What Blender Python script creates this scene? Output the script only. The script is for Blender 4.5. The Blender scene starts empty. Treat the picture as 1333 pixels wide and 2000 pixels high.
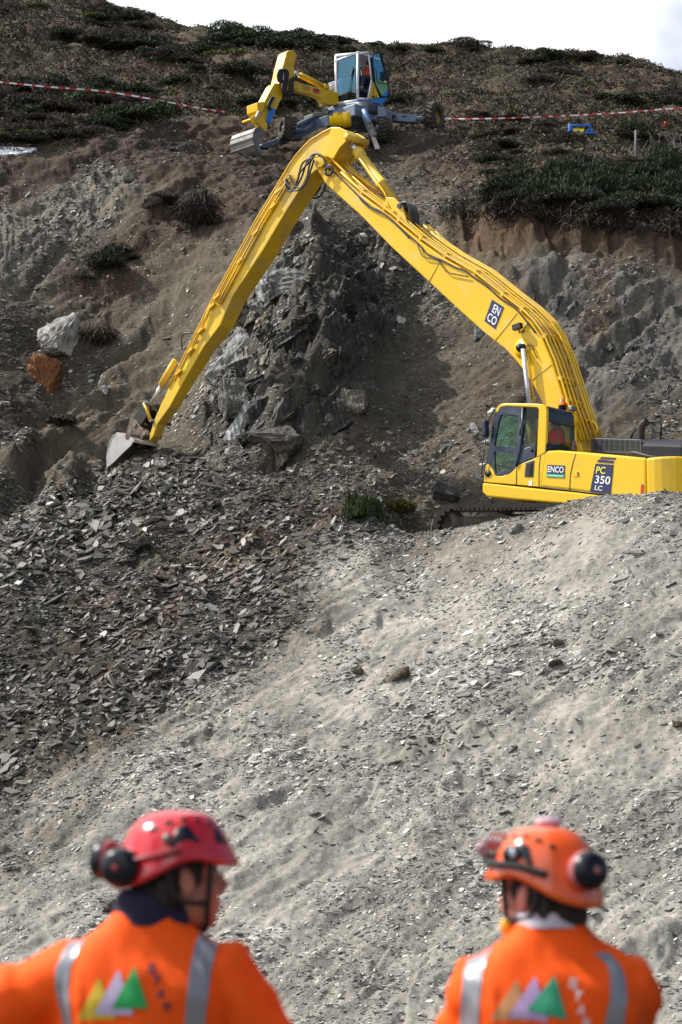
import bpy, bmesh, math, random
import numpy as np
from mathutils import Vector, Matrix
from mathutils.bvhtree import BVHTree
R = math.radians
SC = bpy.context.scene
COL = SC.collection

# ------------------------------------------------------------------ camera
FPX, CX, CY = 4722.0, 666.5, 1000.0          # focal length and centre in photo pixels (1333 x 2000)
TILT = math.atan(750.0 / FPX)
CAMZ = 1.7
cam_d = bpy.data.cameras.new("camera")
cam = bpy.data.objects.new("camera", cam_d); COL.objects.link(cam)
cam_d.sensor_fit = 'VERTICAL'; cam_d.sensor_height = 36.0; cam_d.sensor_width = 24.0
cam_d.lens = 36.0 * FPX / 2000.0
cam.location = (0, 0, CAMZ); cam.rotation_euler = (math.pi / 2 + TILT, 0, 0)
cam_d.clip_start = 0.1; cam_d.clip_end = 3000
cam_d.dof.use_dof = True; cam_d.dof.focus_distance = 54.0; cam_d.dof.aperture_fstop = 5.0
SC.camera = cam
# ------------------------------------------------------------------ light
SUN_EL, SUN_AZ = R(48), R(-74)               # azimuth measured from +Y (away from the camera) towards +X
S = Vector((math.sin(SUN_AZ) * math.cos(SUN_EL), math.cos(SUN_AZ) * math.cos(SUN_EL), math.sin(SUN_EL)))
sun_d = bpy.data.lights.new("sun", 'SUN'); sun_d.energy = 5.0; sun_d.angle = R(0.6); sun_d.color = (1, 0.955, 0.89)
sun = bpy.data.objects.new("sun", sun_d); COL.objects.link(sun); sun.location = (-30, 20, 60)
sun.rotation_euler = S.to_track_quat('Z', 'Y').to_euler()
W = bpy.data.worlds.new("World"); SC.world = W; W.use_nodes = True
nt = W.node_tree; nt.nodes.clear()
wo = nt.nodes.new('ShaderNodeOutputWorld'); bg = nt.nodes.new('ShaderNodeBackground'); bg.inputs['Strength'].default_value = 0.078
sky = nt.nodes.new('ShaderNodeTexSky'); sky.sky_type = 'NISHITA'; sky.sun_disc = False
sky.sun_elevation = SUN_EL; sky.sun_rotation = SUN_AZ; sky.air_density = 1.0; sky.dust_density = 1.5; sky.altitude = 1500
tc = nt.nodes.new('ShaderNodeTexCoord'); mp = nt.nodes.new('ShaderNodeMapping'); mp.inputs['Scale'].default_value = (1, 1, 2.2)
mp.inputs['Location'].default_value = (0.35, 0.1, 0.0)
nz = nt.nodes.new('ShaderNodeTexNoise'); nz.inputs['Scale'].default_value = 3.2; nz.inputs['Detail'].default_value = 7; nz.inputs['Roughness'].default_value = 0.5
rp = nt.nodes.new('ShaderNodeValToRGB'); rp.color_ramp.elements[0].position = 0.34; rp.color_ramp.elements[1].position = 0.56
mx = nt.nodes.new('ShaderNodeMix'); mx.data_type = 'RGBA'; mx.inputs[7].default_value = (14.5, 15.0, 15.6, 1)
nt.links.new(tc.outputs['Generated'], mp.inputs['Vector']); nt.links.new(mp.outputs[0], nz.inputs['Vector'])
nt.links.new(nz.outputs[0], rp.inputs[0]); nt.links.new(sky.outputs[0], mx.inputs[6])
# cloud bank low over the hill (towards +Y), open sky elsewhere
sx = nt.nodes.new('ShaderNodeSeparateXYZ'); nt.links.new(tc.outputs['Generated'], sx.inputs[0])
mr = nt.nodes.new('ShaderNodeMapRange'); mr.inputs[1].default_value = -0.2; mr.inputs[2].default_value = 0.75; mr.inputs[3].default_value = 0.12; mr.inputs[4].default_value = 0.62
nt.links.new(sx.outputs[1], mr.inputs[0])
ad = nt.nodes.new('ShaderNodeMath'); ad.operation = 'ADD'; ad.use_clamp = True
ml = nt.nodes.new('ShaderNodeMath'); ml.operation = 'MULTIPLY'; ml.use_clamp = True; ml.inputs[1].default_value = 1.5
nt.links.new(rp.outputs[0], ad.inputs[0]); nt.links.new(mr.outputs[0], ad.inputs[1])
m2 = nt.nodes.new('ShaderNodeMath'); m2.operation = 'SUBTRACT'; m2.inputs[1].default_value = 0.4
mr2 = nt.nodes.new('ShaderNodeMapRange'); mr2.inputs[1].default_value = 0.07; mr2.inputs[2].default_value = 0.19; mr2.inputs[3].default_value = 0.30; mr2.inputs[4].default_value = 1.05
nzb = nt.nodes.new('ShaderNodeTexNoise'); nzb.inputs['Scale'].default_value = 14; nzb.inputs['Detail'].default_value = 6; nt.links.new(tc.outputs['Generated'], nzb.inputs['Vector'])
wob = nt.nodes.new('ShaderNodeMath'); wob.operation = 'MULTIPLY_ADD'; wob.inputs[1].default_value = 0.16; nt.links.new(nzb.outputs[0], wob.inputs[0])
sxo = nt.nodes.new('ShaderNodeMath'); sxo.operation = 'SUBTRACT'; sxo.inputs[1].default_value = 0.085; nt.links.new(sx.outputs[0], sxo.inputs[0]); nt.links.new(sxo.outputs[0], wob.inputs[2])
nt.links.new(wob.outputs[0], mr2.inputs[0]); nt.links.new(mr2.outputs[0], m2.inputs[1])
nt.links.new(ad.outputs[0], m2.inputs[0]); nt.links.new(m2.outputs[0], ml.inputs[0]); ml.inputs[1].default_value = 2.0
nt.links.new(ml.outputs[0], mx.inputs[0])
# part of the sky to the north-east opens to pale blue
nt.links.new(mx.outputs[2], bg.inputs[0]); nt.links.new(bg.outputs[0], wo.inputs[0])
SC.view_settings.view_transform = 'Standard'; SC.view_settings.look = 'None'
SC.view_settings.exposure = 0.32; SC.view_settings.gamma = 1.0
SC.cycles.max_bounces = 6; SC.cycles.transparent_max_bounces = 8; SC.cycles.caustics_reflective = False; SC.cycles.caustics_refractive = False
SC.cycles.use_denoising = True

# ------------------------------------------------------------------ helpers
ct, st = math.cos(TILT), math.sin(TILT)
def ray(px, py):
    """direction in world space through a photo pixel, scaled so that its y is 1"""
    xc = (px - CX) / FPX; yc = (CY - py) / FPX
    y = ct - yc * st
    return Vector((xc / y, 1.0, (st + yc * ct) / y))
def at(px, py, d):
    r = ray(px, py); return Vector((r.x * d, d, CAMZ + r.z * d))
def proj(x, y, z):
    zz = z - CAMZ
    f = y * ct + zz * st; u = -y * st + zz * ct
    return CX + FPX * x / f, CY - FPX * u / f

def tag(o, label=None, cat=None, group=None, kind=None):
    if label: o['label'] = label
    if cat: o['category'] = cat
    if group: o['group'] = group
    if kind: o['kind'] = kind
    return o
def empty(name, loc=(0, 0, 0), rz=0.0):
    o = bpy.data.objects.new(name, None); COL.objects.link(o); o.location = loc; o.rotation_euler = (0, 0, rz)
    o.empty_display_size = 0.3
    return o
def link(name, me, mat=None, parent=None, smooth=False):
    o = bpy.data.objects.new(name, me); COL.objects.link(o)
    if mat is not None and not me.materials:
        for m in (mat if isinstance(mat, (list, tuple)) else [mat]): me.materials.append(m)
    if parent is not None: o.parent = parent
    if smooth: me.polygons.foreach_set('use_smooth', [True] * len(me.polygons))
    return o
def bevel(o, w=0.02, seg=2, ang=35):
    m = o.modifiers.new('bevel', 'BEVEL'); m.width = w; m.segments = seg; m.limit_method = 'ANGLE'; m.angle_limit = R(ang)
    m.harden_normals = False
    return o
def np_mesh(name, V, F, n=4):
    """V (k,3), F (m,n) arrays -> mesh, fast"""
    me = bpy.data.meshes.new(name)
    V = np.asarray(V, dtype=np.float32); F = np.asarray(F, dtype=np.int32)
    me.vertices.add(len(V)); me.vertices.foreach_set('co', V.ravel())
    me.loops.add(F.size); me.loops.foreach_set('vertex_index', F.ravel())
    me.polygons.add(len(F)); me.polygons.foreach_set('loop_start', np.arange(0, F.size, F.shape[1], dtype=np.int32))
    me.polygons.foreach_set('loop_total', np.full(len(F), F.shape[1], dtype=np.int32))
    me.update(calc_edges=True); me.validate()
    return me
def add_col(me, C, name='Col'):
    a = me.color_attributes.new(name, 'FLOAT_COLOR', 'POINT')
    C = np.asarray(C, dtype=np.float32)
    if C.shape[1] == 3: C = np.concatenate([C, np.ones((len(C), 1), np.float32)], 1)
    a.data.foreach_set('color', C.ravel())

class MB:
    """collects primitives, then links them as one mesh object"""
    def __init__(s): s.v = []; s.f = []; s.sm = []
    def add(s, vs, fs, sm=False):
        b = len(s.v); s.v += [tuple(v) for v in vs]; s.f += [[b + i for i in f] for f in fs]; s.sm += [sm] * len(fs); return s
    def box(s, c, size, M=None):
        x, y, z = [q / 2 for q in size]
        vs = [Vector((a * x, b * y, e * z)) for a in (-1, 1) for b in (-1, 1) for e in (-1, 1)]
        if M is not None: vs = [M @ v for v in vs]
        vs = [v + Vector(c) for v in vs]
        return s.add(vs, [(0, 1, 3, 2), (4, 6, 7, 5), (0, 4, 5, 1), (2, 3, 7, 6), (0, 2, 6, 4), (1, 5, 7, 3)])
    def prism(s, pts, y0, y1):
        """pts: list of (x,z) outline, extruded along y"""
        n = len(pts); vs = [(p[0], y0, p[1]) for p in pts] + [(p[0], y1, p[1]) for p in pts]
        a = sum(pts[i][0] * pts[(i + 1) % n][1] - pts[(i + 1) % n][0] * pts[i][1] for i in range(n))
        flip = (a > 0) != (y1 > y0)
        f0 = list(range(n)); f1 = [n + i for i in reversed(range(n))]
        fs = [f0, f1] + [[i, n + i, n + (i + 1) % n, (i + 1) % n] for i in range(n)]
        if flip: fs = [list(reversed(f)) for f in fs]
        fs = [list(reversed(f)) for f in fs]
        return s.add(vs, fs)
    def loft(s, A, B):
        n = len(A); fs = [list(range(n)), [n + i for i in reversed(range(n))]] + [[i, n + i, n + (i + 1) % n, (i + 1) % n] for i in range(n)]
        return s.add(list(A) + list(B), fs)
    def tube(s, pts, r, n=8, caps=True, sm=True):
        P = [Vector(p) for p in pts]; rs = r if isinstance(r, (list, tuple)) else [r] * len(P)
        vs = []; up = None
        for i, p in enumerate(P):
            t = (P[min(i + 1, len(P) - 1)] - P[max(i - 1, 0)]).normalized()
            if up is None: up = Vector((0, 0, 1)) if abs(t.z) < 0.9 else Vector((0, 1, 0))
            a = t.cross(up)
            if a.length < 1e-5: a = t.orthogonal()
            a.normalize(); b = a.cross(t).normalized(); up = b
            for k in range(n):
                w = 2 * math.pi * k / n; vs.append(p + (a * math.cos(w) + b * math.sin(w)) * rs[i])
        fs = [[i * n + k, i * n + (k + 1) % n, (i + 1) * n + (k + 1) % n, (i + 1) * n + k] for i in range(len(P) - 1) for k in range(n)]
        s.add(vs, fs, sm)
        if caps:
            b = len(s.v) - len(vs); s.f += [[b + k for k in reversed(range(n))], [b + (len(P) - 1) * n + k for k in range(n)]]; s.sm += [False, False]
        return s
    def cyl(s, a, b, r, n=20, r2=None): return s.tube([a, b], [r, r if r2 is None else r2], n)
    def lathe(s, c, axis, prof, n=28):
        """prof: list of (distance along axis, radius)"""
        c = Vector(c); t = Vector(axis).normalized(); a = t.orthogonal().normalized(); b = t.cross(a)
        vs = []
        for (h, r) in prof:
            for k in range(n):
                w = 2 * math.pi * k / n; vs.append(c + t * h + (a * math.cos(w) + b * math.sin(w)) * r)
        fs = [[i * n + k, i * n + (k + 1) % n, (i + 1) * n + (k + 1) % n, (i + 1) * n + k] for i in range(len(prof) - 1) for k in range(n)]
        return s.add(vs, fs, True)
    def ell(s, c, r, M=None, nu=20, nv=12):
        vs = []
        for j in range(nv + 1):
            th = math.pi * j / nv
            for i in range(nu):
                ph = 2 * math.pi * i / nu
                v = Vector((r[0] * math.sin(th) * math.cos(ph), r[1] * math.sin(th) * math.sin(ph), r[2] * math.cos(th)))
                if M is not None: v = M @ v
                vs.append(v + Vector(c))
        fs = [[j * nu + i, (j + 1) * nu + i, (j + 1) * nu + (i + 1) % nu, j * nu + (i + 1) % nu] for j in range(nv) for i in range(nu)]
        return s.add(vs, fs, True)
    def mesh(s, name):
        me = bpy.data.meshes.new(name); me.from_pydata([tuple(v) for v in s.v], [], s.f)
        me.polygons.foreach_set('use_smooth', s.sm)
        bm = bmesh.new(); bm.from_mesh(me); bmesh.ops.remove_doubles(bm, verts=bm.verts, dist=1e-5)
        bmesh.ops.recalc_face_normals(bm, faces=bm.faces); bm.to_mesh(me); bm.free(); me.update()
        return me
    def build(s, name, mat, parent=None, bev=0, seg=2):
        o = link(name, s.mesh(name), mat, parent)
        if bev: bevel(o, bev, seg)
        return o

# ------------------------------------------------------------------ materials
def mat(name, col, rough=0.5, metal=0.0, spec=0.5, var=0.0, vscale=8.0, dirt=None, dscale=3.0, damt=0.0, bump=0.0, bscale=40.0, coat=0.0, alpha=None):
    m = bpy.data.materials.new(name); m.use_nodes = True; t = m.node_tree; b = t.nodes['Principled BSDF']
    b.inputs['Base Color'].default_value = (*col, 1); b.inputs['Roughness'].default_value = rough; b.inputs['Metallic'].default_value = metal
    b.inputs['Specular IOR Level'].default_value = spec; b.inputs['Coat Weight'].default_value = coat
    tcn = t.nodes.new('ShaderNodeTexCoord'); src = None
    if var > 0:
        n = t.nodes.new('ShaderNodeTexNoise'); n.inputs['Scale'].default_value = vscale; n.inputs['Detail'].default_value = 6
        t.links.new(tcn.outputs['Object'], n.inputs['Vector'])
        r = t.nodes.new('ShaderNodeMapRange'); r.inputs[1].default_value = 0.3; r.inputs[2].default_value = 0.7; r.inputs[3].default_value = 1 - var; r.inputs[4].default_value = 1 + var
        t.links.new(n.outputs[0], r.inputs[0])
        q = t.nodes.new('ShaderNodeMix'); q.data_type = 'RGBA'; q.blend_type = 'MULTIPLY'; q.inputs[0].default_value = 1; q.inputs[6].default_value = (*col, 1)
        t.links.new(r.outputs[0], q.inputs[7]); src = q.outputs[2]
    if dirt is not None:
        n = t.nodes.new('ShaderNodeTexNoise'); n.inputs['Scale'].default_value = dscale; n.inputs['Detail'].default_value = 9; n.inputs['Roughness'].default_value = 0.68
        t.links.new(tcn.outputs['Object'], n.inputs['Vector'])
        r = t.nodes.new('ShaderNodeMapRange'); r.inputs[1].default_value = 0.62 - damt * 0.35; r.inputs[2].default_value = 0.78 - damt * 0.2; r.inputs[3].default_value = 0; r.inputs[4].default_value = min(1, 0.45 + damt * 0.6)
        t.links.new(n.outputs[0], r.inputs[0])
        q = t.nodes.new('ShaderNodeMix'); q.data_type = 'RGBA'; q.inputs[7].default_value = (*dirt, 1)
        if src is None: q.inputs[6].default_value = (*col, 1)
        else: t.links.new(src, q.inputs[6])
        t.links.new(r.outputs[0], q.inputs[0]); src = q.outputs[2]
        rr = t.nodes.new('ShaderNodeMapRange'); rr.inputs[3].default_value = rough; rr.inputs[4].default_value = min(1, rough + 0.35)
        t.links.new(r.outputs[0], rr.inputs[0]); t.links.new(rr.outputs[0], b.inputs['Roughness'])
    if src is not None: t.links.new(src, b.inputs['Base Color'])
    if bump > 0:
        n = t.nodes.new('ShaderNodeTexNoise'); n.inputs['Scale'].default_value = bscale; n.inputs['Detail'].default_value = 6
        t.links.new(tcn.outputs['Object'], n.inputs['Vector'])
        u = t.nodes.new('ShaderNodeBump'); u.inputs['Strength'].default_value = bump; u.inputs['Distance'].default_value = 0.02
        t.links.new(n.outputs[0], u.inputs['Height']); t.links.new(u.outputs[0], b.inputs['Normal'])
    return m
def glass(name, tint, refl=(.9, .9, .9), k_=0.8, m_=0.0):
    m = bpy.data.materials.new(name); m.use_nodes = True; t = m.node_tree; t.nodes.clear()
    o = t.nodes.new('ShaderNodeOutputMaterial'); tr = t.nodes.new('ShaderNodeBsdfTransparent'); tr.inputs[0].default_value = (*tint, 1)
    g = t.nodes.new('ShaderNodeBsdfGlossy'); g.inputs['Roughness'].default_value = 0.03; g.inputs[0].default_value = (*refl, 1)
    f = t.nodes.new('ShaderNodeFresnel'); f.inputs[0].default_value = 1.55
    mr_ = t.nodes.new('ShaderNodeMath'); mr_.operation = 'MULTIPLY_ADD'; mr_.inputs[1].default_value = k_; mr_.inputs[2].default_value = m_; mr_.use_clamp = True
    x = t.nodes.new('ShaderNodeMixShader'); t.links.new(f.outputs[0], mr_.inputs[0]); ge = t.nodes.new('ShaderNodeNewGeometry'); bf = t.nodes.new('ShaderNodeMath'); bf.operation = 'SUBTRACT'; bf.inputs[0].default_value = 1; t.links.new(ge.outputs['Backfacing'], bf.inputs[1]); pm = t.nodes.new('ShaderNodeMath'); pm.operation = 'MULTIPLY'; t.links.new(mr_.outputs[0], pm.inputs[0]); t.links.new(bf.outputs[0], pm.inputs[1]); t.links.new(pm.outputs[0], x.inputs[0])
    t.links.new(tr.outputs[0], x.inputs[1]); t.links.new(g.outputs[0], x.inputs[2]); t.links.new(x.outputs[0], o.inputs[0])
    return m
def attr_mat(name, rough=0.85, spec=0.3, var=0.25, vscale=6.0, bump=0.5, bscale=12.0, bdist=0.05, patchy=0):
    """colour from the mesh's own colour attribute, broken up by object-space noise"""
    m = bpy.data.materials.new(name); m.use_nodes = True; t = m.node_tree; b = t.nodes['Principled BSDF']
    b.inputs['Roughness'].default_value = rough; b.inputs['Specular IOR Level'].default_value = spec
    a = t.nodes.new('ShaderNodeVertexColor'); a.layer_name = 'Col'; tcn = t.nodes.new('ShaderNodeTexCoord')
    n = t.nodes.new('ShaderNodeTexNoise'); n.inputs['Scale'].default_value = vscale; n.inputs['Detail'].default_value = 10; n.inputs['Roughness'].default_value = 0.65
    t.links.new(tcn.outputs['Object'], n.inputs['Vector'])
    r = t.nodes.new('ShaderNodeMapRange'); r.inputs[1].default_value = 0.3; r.inputs[2].default_value = 0.7; r.inputs[3].default_value = 1 - var; r.inputs[4].default_value = 1 + var
    t.links.new(n.outputs[0], r.inputs[0])
    q = t.nodes.new('ShaderNodeMix'); q.data_type = 'RGBA'; q.blend_type = 'MULTIPLY'; q.inputs[0].default_value = 1
    t.links.new(a.outputs[0], q.inputs[6]); t.links.new(r.outputs[0], q.inputs[7]); t.links.new(q.outputs[2], b.inputs['Base Color'])
    if bump > 0:
        n2 = t.nodes.new('ShaderNodeTexNoise'); n2.inputs['Scale'].default_value = bscale; n2.inputs['Detail'].default_value = 10; n2.inputs['Roughness'].default_value = 0.7
        t.links.new(tcn.outputs['Object'], n2.inputs['Vector'])
        u = t.nodes.new('ShaderNodeBump'); u.inputs['Strength'].default_value = bump; u.inputs['Distance'].default_value = bdist
        t.links.new(n2.outputs[0], u.inputs['Height']); t.links.new(u.outputs[0], b.inputs['Normal'])
        if patchy:   # smooth dusty areas between coarse ones
            n3 = t.nodes.new('ShaderNodeTexNoise'); n3.inputs['Scale'].default_value = patchy; n3.inputs['Detail'].default_value = 4; t.links.new(tcn.outputs['Object'], n3.inputs['Vector'])
            r3 = t.nodes.new('ShaderNodeMapRange'); r3.inputs[1].default_value = .4; r3.inputs[2].default_value = .65; r3.inputs[3].default_value = bump * .25; r3.inputs[4].default_value = bump
            t.links.new(n3.outputs[0], r3.inputs[0]); t.links.new(r3.outputs[0], u.inputs['Strength'])
    return m

# ------------------------------------------------------------------ numpy noise
def _h(ix, iy, iz, seed):
    h = (ix.astype(np.uint32) * np.uint32(374761393)) ^ (iy.astype(np.uint32) * np.uint32(668265263)) ^ (iz.astype(np.uint32) * np.uint32(2147483647)) ^ np.uint32(seed * 1274126177 & 0xffffffff)
    h = (h ^ (h >> np.uint32(13))) * np.uint32(1274126177); h ^= (h >> np.uint32(16)); h = h * np.uint32(2246822519); h ^= (h >> np.uint32(15))
    return h.astype(np.float32) * np.float32(2.0 / 4294967295.0) - np.float32(1.0)
def vn(x, y, z=None, seed=1):
    x = np.asarray(x, np.float32); y = np.asarray(y, np.float32)
    z = np.zeros_like(x) if z is None else np.asarray(z, np.float32)
    xi, yi, zi = np.floor(x), np.floor(y), np.floor(z); fx, fy, fz = x - xi, y - yi, z - zi
    xi = xi.astype(np.int64); yi = yi.astype(np.int64); zi = zi.astype(np.int64)
    fx = fx * fx * (3 - 2 * fx); fy = fy * fy * (3 - 2 * fy); fz = fz * fz * (3 - 2 * fz)
    out = 0
    for a in (0, 1):
        for b in (0, 1):
            for c in (0, 1):
                out = out + _h(xi + a, yi + b, zi + c, seed) * (fx if a else 1 - fx) * (fy if b else 1 - fy) * (fz if c else 1 - fz)
    return out
def fbm(x, y, z=None, oct=4, seed=1, gain=0.5, ridged=False):
    s = 0; a = 1.0; t = 0; x = np.asarray(x, np.float32); y = np.asarray(y, np.float32); z = np.zeros_like(x) if z is None else np.asarray(z, np.float32)
    for o in range(oct):
        n = vn(x, y, z, seed + o * 17)
        if ridged: n = 1 - 2 * np.abs(n)
        s = s + a * n; t += a; a *= gain; x = x * 2.03 + 3.1; y = y * 2.03 + 1.7; z = z * 2.03 + 5.3
    return s / t
def sstep(a, b, x):
    t = np.clip((x - a) / (b - a), 0, 1); return t * t * (3 - 2 * t)
# ------------------------------------------------------------------ terrain
# profile stations: for a photo column, (row, distance) pairs of the bare hillside; 'z' rows give heights directly
COLS = {
 -700: [(1500,41),(1130,50),(1000,54.5),(900,58),(800,60.5),(600,65),(450,68.5),(310,72),(250,76),(150,84),(50,94),(-10,102),(-20,112)],
 0:    [(1500,41),(1130,50),(1000,54.5),(900,58.6),(800,61.6),(600,65.8),(450,69),(310,72.4),(250,76),(150,84),(50,94),(0,103)],
 150:  [(1500,40.7),(1130,49.7),(1000,53.8),(935,59.0),(905,61.8),(880,62.5),(800,63.9),(600,66.6),(450,69.2),(300,72.8),(240,76.5),(150,85),(50,96),(4,104)],
 300:  [(1500,40.5),(1130,49.5),(1000,53.2),(915,59.2),(885,61.4),(868,62.4),(800,63.9),(700,64.8),(600,66.4),(450,68.6),(300,73.0),(240,76),(150,86),(70,97),(34,104)],
 450:  [(1500,40.2),(1130,48.8),(1020,51.6),(930,57),(870,60.2),(800,61.4),(640,63.4),(500,65.6),(400,69.2),(300,75.0),(250,78),(150,88),(73,104)],
 600:  [(1500,40),(1130,47.5),(1020,50.7),(1000,54),(900,57.3),(800,58.6),(650,60.4),(500,63),(400,68.5),(300,76.0),(280,77.8),(200,86),(95,105)],
 750:  [(1500,39.8),(1130,46.8),(1030,49.3),(1005,53.2),(985,55.6),(900,58),(750,61),(600,64),(500,66.3),(400,70),(300,75.5),(265,78),(200,86),(100,105)],
 870:  [(1500,39.5),(1200,44.6),(1022,49.4),('z',51.2,8.75),('z',53,8.75),('z',55.5,9.1),(950,57.2),(850,59.4),(750,61.5),(600,64.3),(450,67.2),(400,69.2),(300,74.5),(252,79.6),(200,86),(102,105)],
 1000: [(1500,39.2),(1200,43.8),(1006,48.7),('z',50.3,8.7),('z',53,8.7),('z',55.5,8.75),(960,56.8),(850,58.8),(750,60.6),(600,63.2),(450,65),(405,66.3),(300,74),(250,78.5),(200,85),(108,105)],
 1150: [(1500,38.9),(1200,42.8),(975,47.6),('z',49.0,8.7),('z',52,8.7),('z',55,8.7),('z',56.3,9.5),(850,58.4),(700,61),(560,63),(455,64.3),(428,65.2),(402,67),(300,73.3),(250,79),(200,86),(116,104)],
 1333: [(1500,38.5),(1200,42),(959,46.4),('z',47.8,8.8),('z',51,8.7),('z',54,8.8),('z',55.6,9.8),(850,58),(700,60.6),(600,62.3),(520,63.4),(475,64.1),(420,66.6),(300,73),(250,79),(200,87),(145,101)],
 2050: [(1500,38.2),(1200,41.5),(950,46),('z',48,8.9),('z',51,8.9),('z',54,9.2),(850,58),(700,60.6),(600,62.3),(520,63.4),(475,64.1),(420,66.6),(300,73),(250,79),(230,84),(215,96)],
}
cp = []
for px, rows in COLS.items():
    last = None
    for rw in rows:
        if rw[0] == 'z': p = (ray(px, 1000).x * rw[1], rw[1], rw[2])
        else: v = at(px, rw[0], rw[1]); p = (v.x, v.y, v.z)
        cp.append(p); last = p
    for yy, dz in ((9, 0.4), (20, -1.5), (45, -6)): cp.append((last[0] * (1 + yy / 100), last[1] + yy, last[2] + dz))
    for yy in (33.2, 31, 26, 18): cp.append((ray(px, 1000).x * yy, yy, 0.0 if yy > 32 else -0.05))
for xx in (-60, 60):
    for yy, zz in ((33, 0), (45, 4.5), (58, 11.5), (72, 22), (90, 32), (105, 38), (150, 30)): cp.append((xx, yy, zz))
cp = np.array(cp, np.float64)
def kern(r): return np.sqrt(r * r + 0.8)
Dm = np.sqrt(((cp[:, None, :2] - cp[None, :, :2]) ** 2).sum(-1))
A = np.zeros((len(cp) + 3, len(cp) + 3)); A[:len(cp), :len(cp)] = kern(Dm) + np.eye(len(cp)) * 1e-3
A[:len(cp), len(cp)] = 1; A[:len(cp), len(cp) + 1:] = cp[:, :2]; A[len(cp):, :len(cp)] = A[:len(cp), len(cp):].T
wts = np.linalg.solve(A, np.concatenate([cp[:, 2], [0, 0, 0]]))
def base_h(x, y):
    sh = x.shape; x = x.ravel().astype(np.float64); y = y.ravel().astype(np.float64); o = np.empty_like(x)
    for i in range(0, len(x), 20000):
        r = np.sqrt((x[i:i+20000, None] - cp[None, :, 0]) ** 2 + (y[i:i+20000, None] - cp[None, :, 1]) ** 2)
        o[i:i+20000] = kern(r) @ wts[:len(cp)] + wts[len(cp)] + wts[len(cp)+1] * x[i:i+20000] + wts[len(cp)+2] * y[i:i+20000]
    o = o * sstep(26, 31, y)
    return o.reshape(sh)
# fan grid: columns fan out with distance so the mesh is equally fine near and far
tcols = np.concatenate([np.linspace(-1.4, -0.172, 60, endpoint=False), np.arange(-0.172, 0.172, 0.00066), np.linspace(0.172, 1.4, 60)])
yrows = np.concatenate([np.linspace(-60, 30, 24, endpoint=False), np.arange(30, 34, 0.12), np.arange(34, 66, 0.05), np.arange(66, 84, 0.075), np.arange(84, 108, 0.15), np.linspace(108, 260, 50)])
NC, NR = len(tcols), len(yrows)
wy = np.maximum(yrows, 40.0)
GX = (tcols[None, :] * wy[:, None]).astype(np.float64); GY = np.repeat(yrows[:, None], NC, 1)
# the base surface is smooth: evaluate it coarsely and interpolate
def upsample():
    ci = np.unique(np.concatenate([np.arange(0, 60, 6), np.arange(60, NC - 60, 8), np.arange(NC - 60, NC, 6), [NC - 1]]))
    ri = np.unique(np.concatenate([np.arange(0, NR, 5), [NR - 1]]))
    cz = base_h(GX[np.ix_(ri, ci)], GY[np.ix_(ri, ci)])
    t1 = np.empty((len(ri), NC))
    for k in range(len(ri)): t1[k] = np.interp(tcols, tcols[ci], cz[k])
    t2 = np.empty((NR, NC))
    for k in range(NC): t2[:, k] = np.interp(yrows, yrows[ri], t1[:, k])
    return t2
HB = upsample()
PX, PY = proj(GX, np.maximum(GY, 5), HB)
def pline(pts, px): return np.interp(px, [p[0] for p in pts], [p[1] for p in pts])
def poly_mask(pts, px, py, soft=15.0):
    """1 inside a polygon (photo pixels on the bare slope), soft edge"""
    px = np.asarray(px, np.float32); py = np.asarray(py, np.float32)
    x0 = min(p[0] for p in pts) - 3 * soft; x1 = max(p[0] for p in pts) + 3 * soft; y0 = min(p[1] for p in pts) - 3 * soft; y1 = max(p[1] for p in pts) + 3 * soft
    sel = (px > x0) & (px < x1) & (py > y0) & (py < y1); out = np.zeros(px.shape, np.float32)
    qx, qy = px[sel], py[sel]; inside = np.zeros(qx.shape, bool); d = np.full(qx.shape, 1e9, np.float32)
    n = len(pts)
    for i in range(n):
        ax, ay = pts[i]; bx, by = pts[(i + 1) % n]
        c = ((ay > qy) != (by > qy)) & (qx < (bx - ax) * (qy - ay) / (by - ay + 1e-9) + ax); inside ^= c
        dx, dy = bx - ax, by - ay; t = np.clip(((qx - ax) * dx + (qy - ay) * dy) / (dx * dx + dy * dy + 1e-9), 0, 1)
        d = np.minimum(d, np.hypot(qx - ax - t * dx, qy - ay - t * dy))
    sd = np.where(inside, d, -d); out[sel] = sstep(-soft, soft, sd); return out
VEG = [(-200,290),(0,290),(100,284),(170,268),(300,238),(400,222),(500,212),(650,226),(760,238),(870,244),(950,286),(985,330),(900,372),(868,392),(1000,398),(1200,420),(1333,440),(1600,450)]
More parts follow.
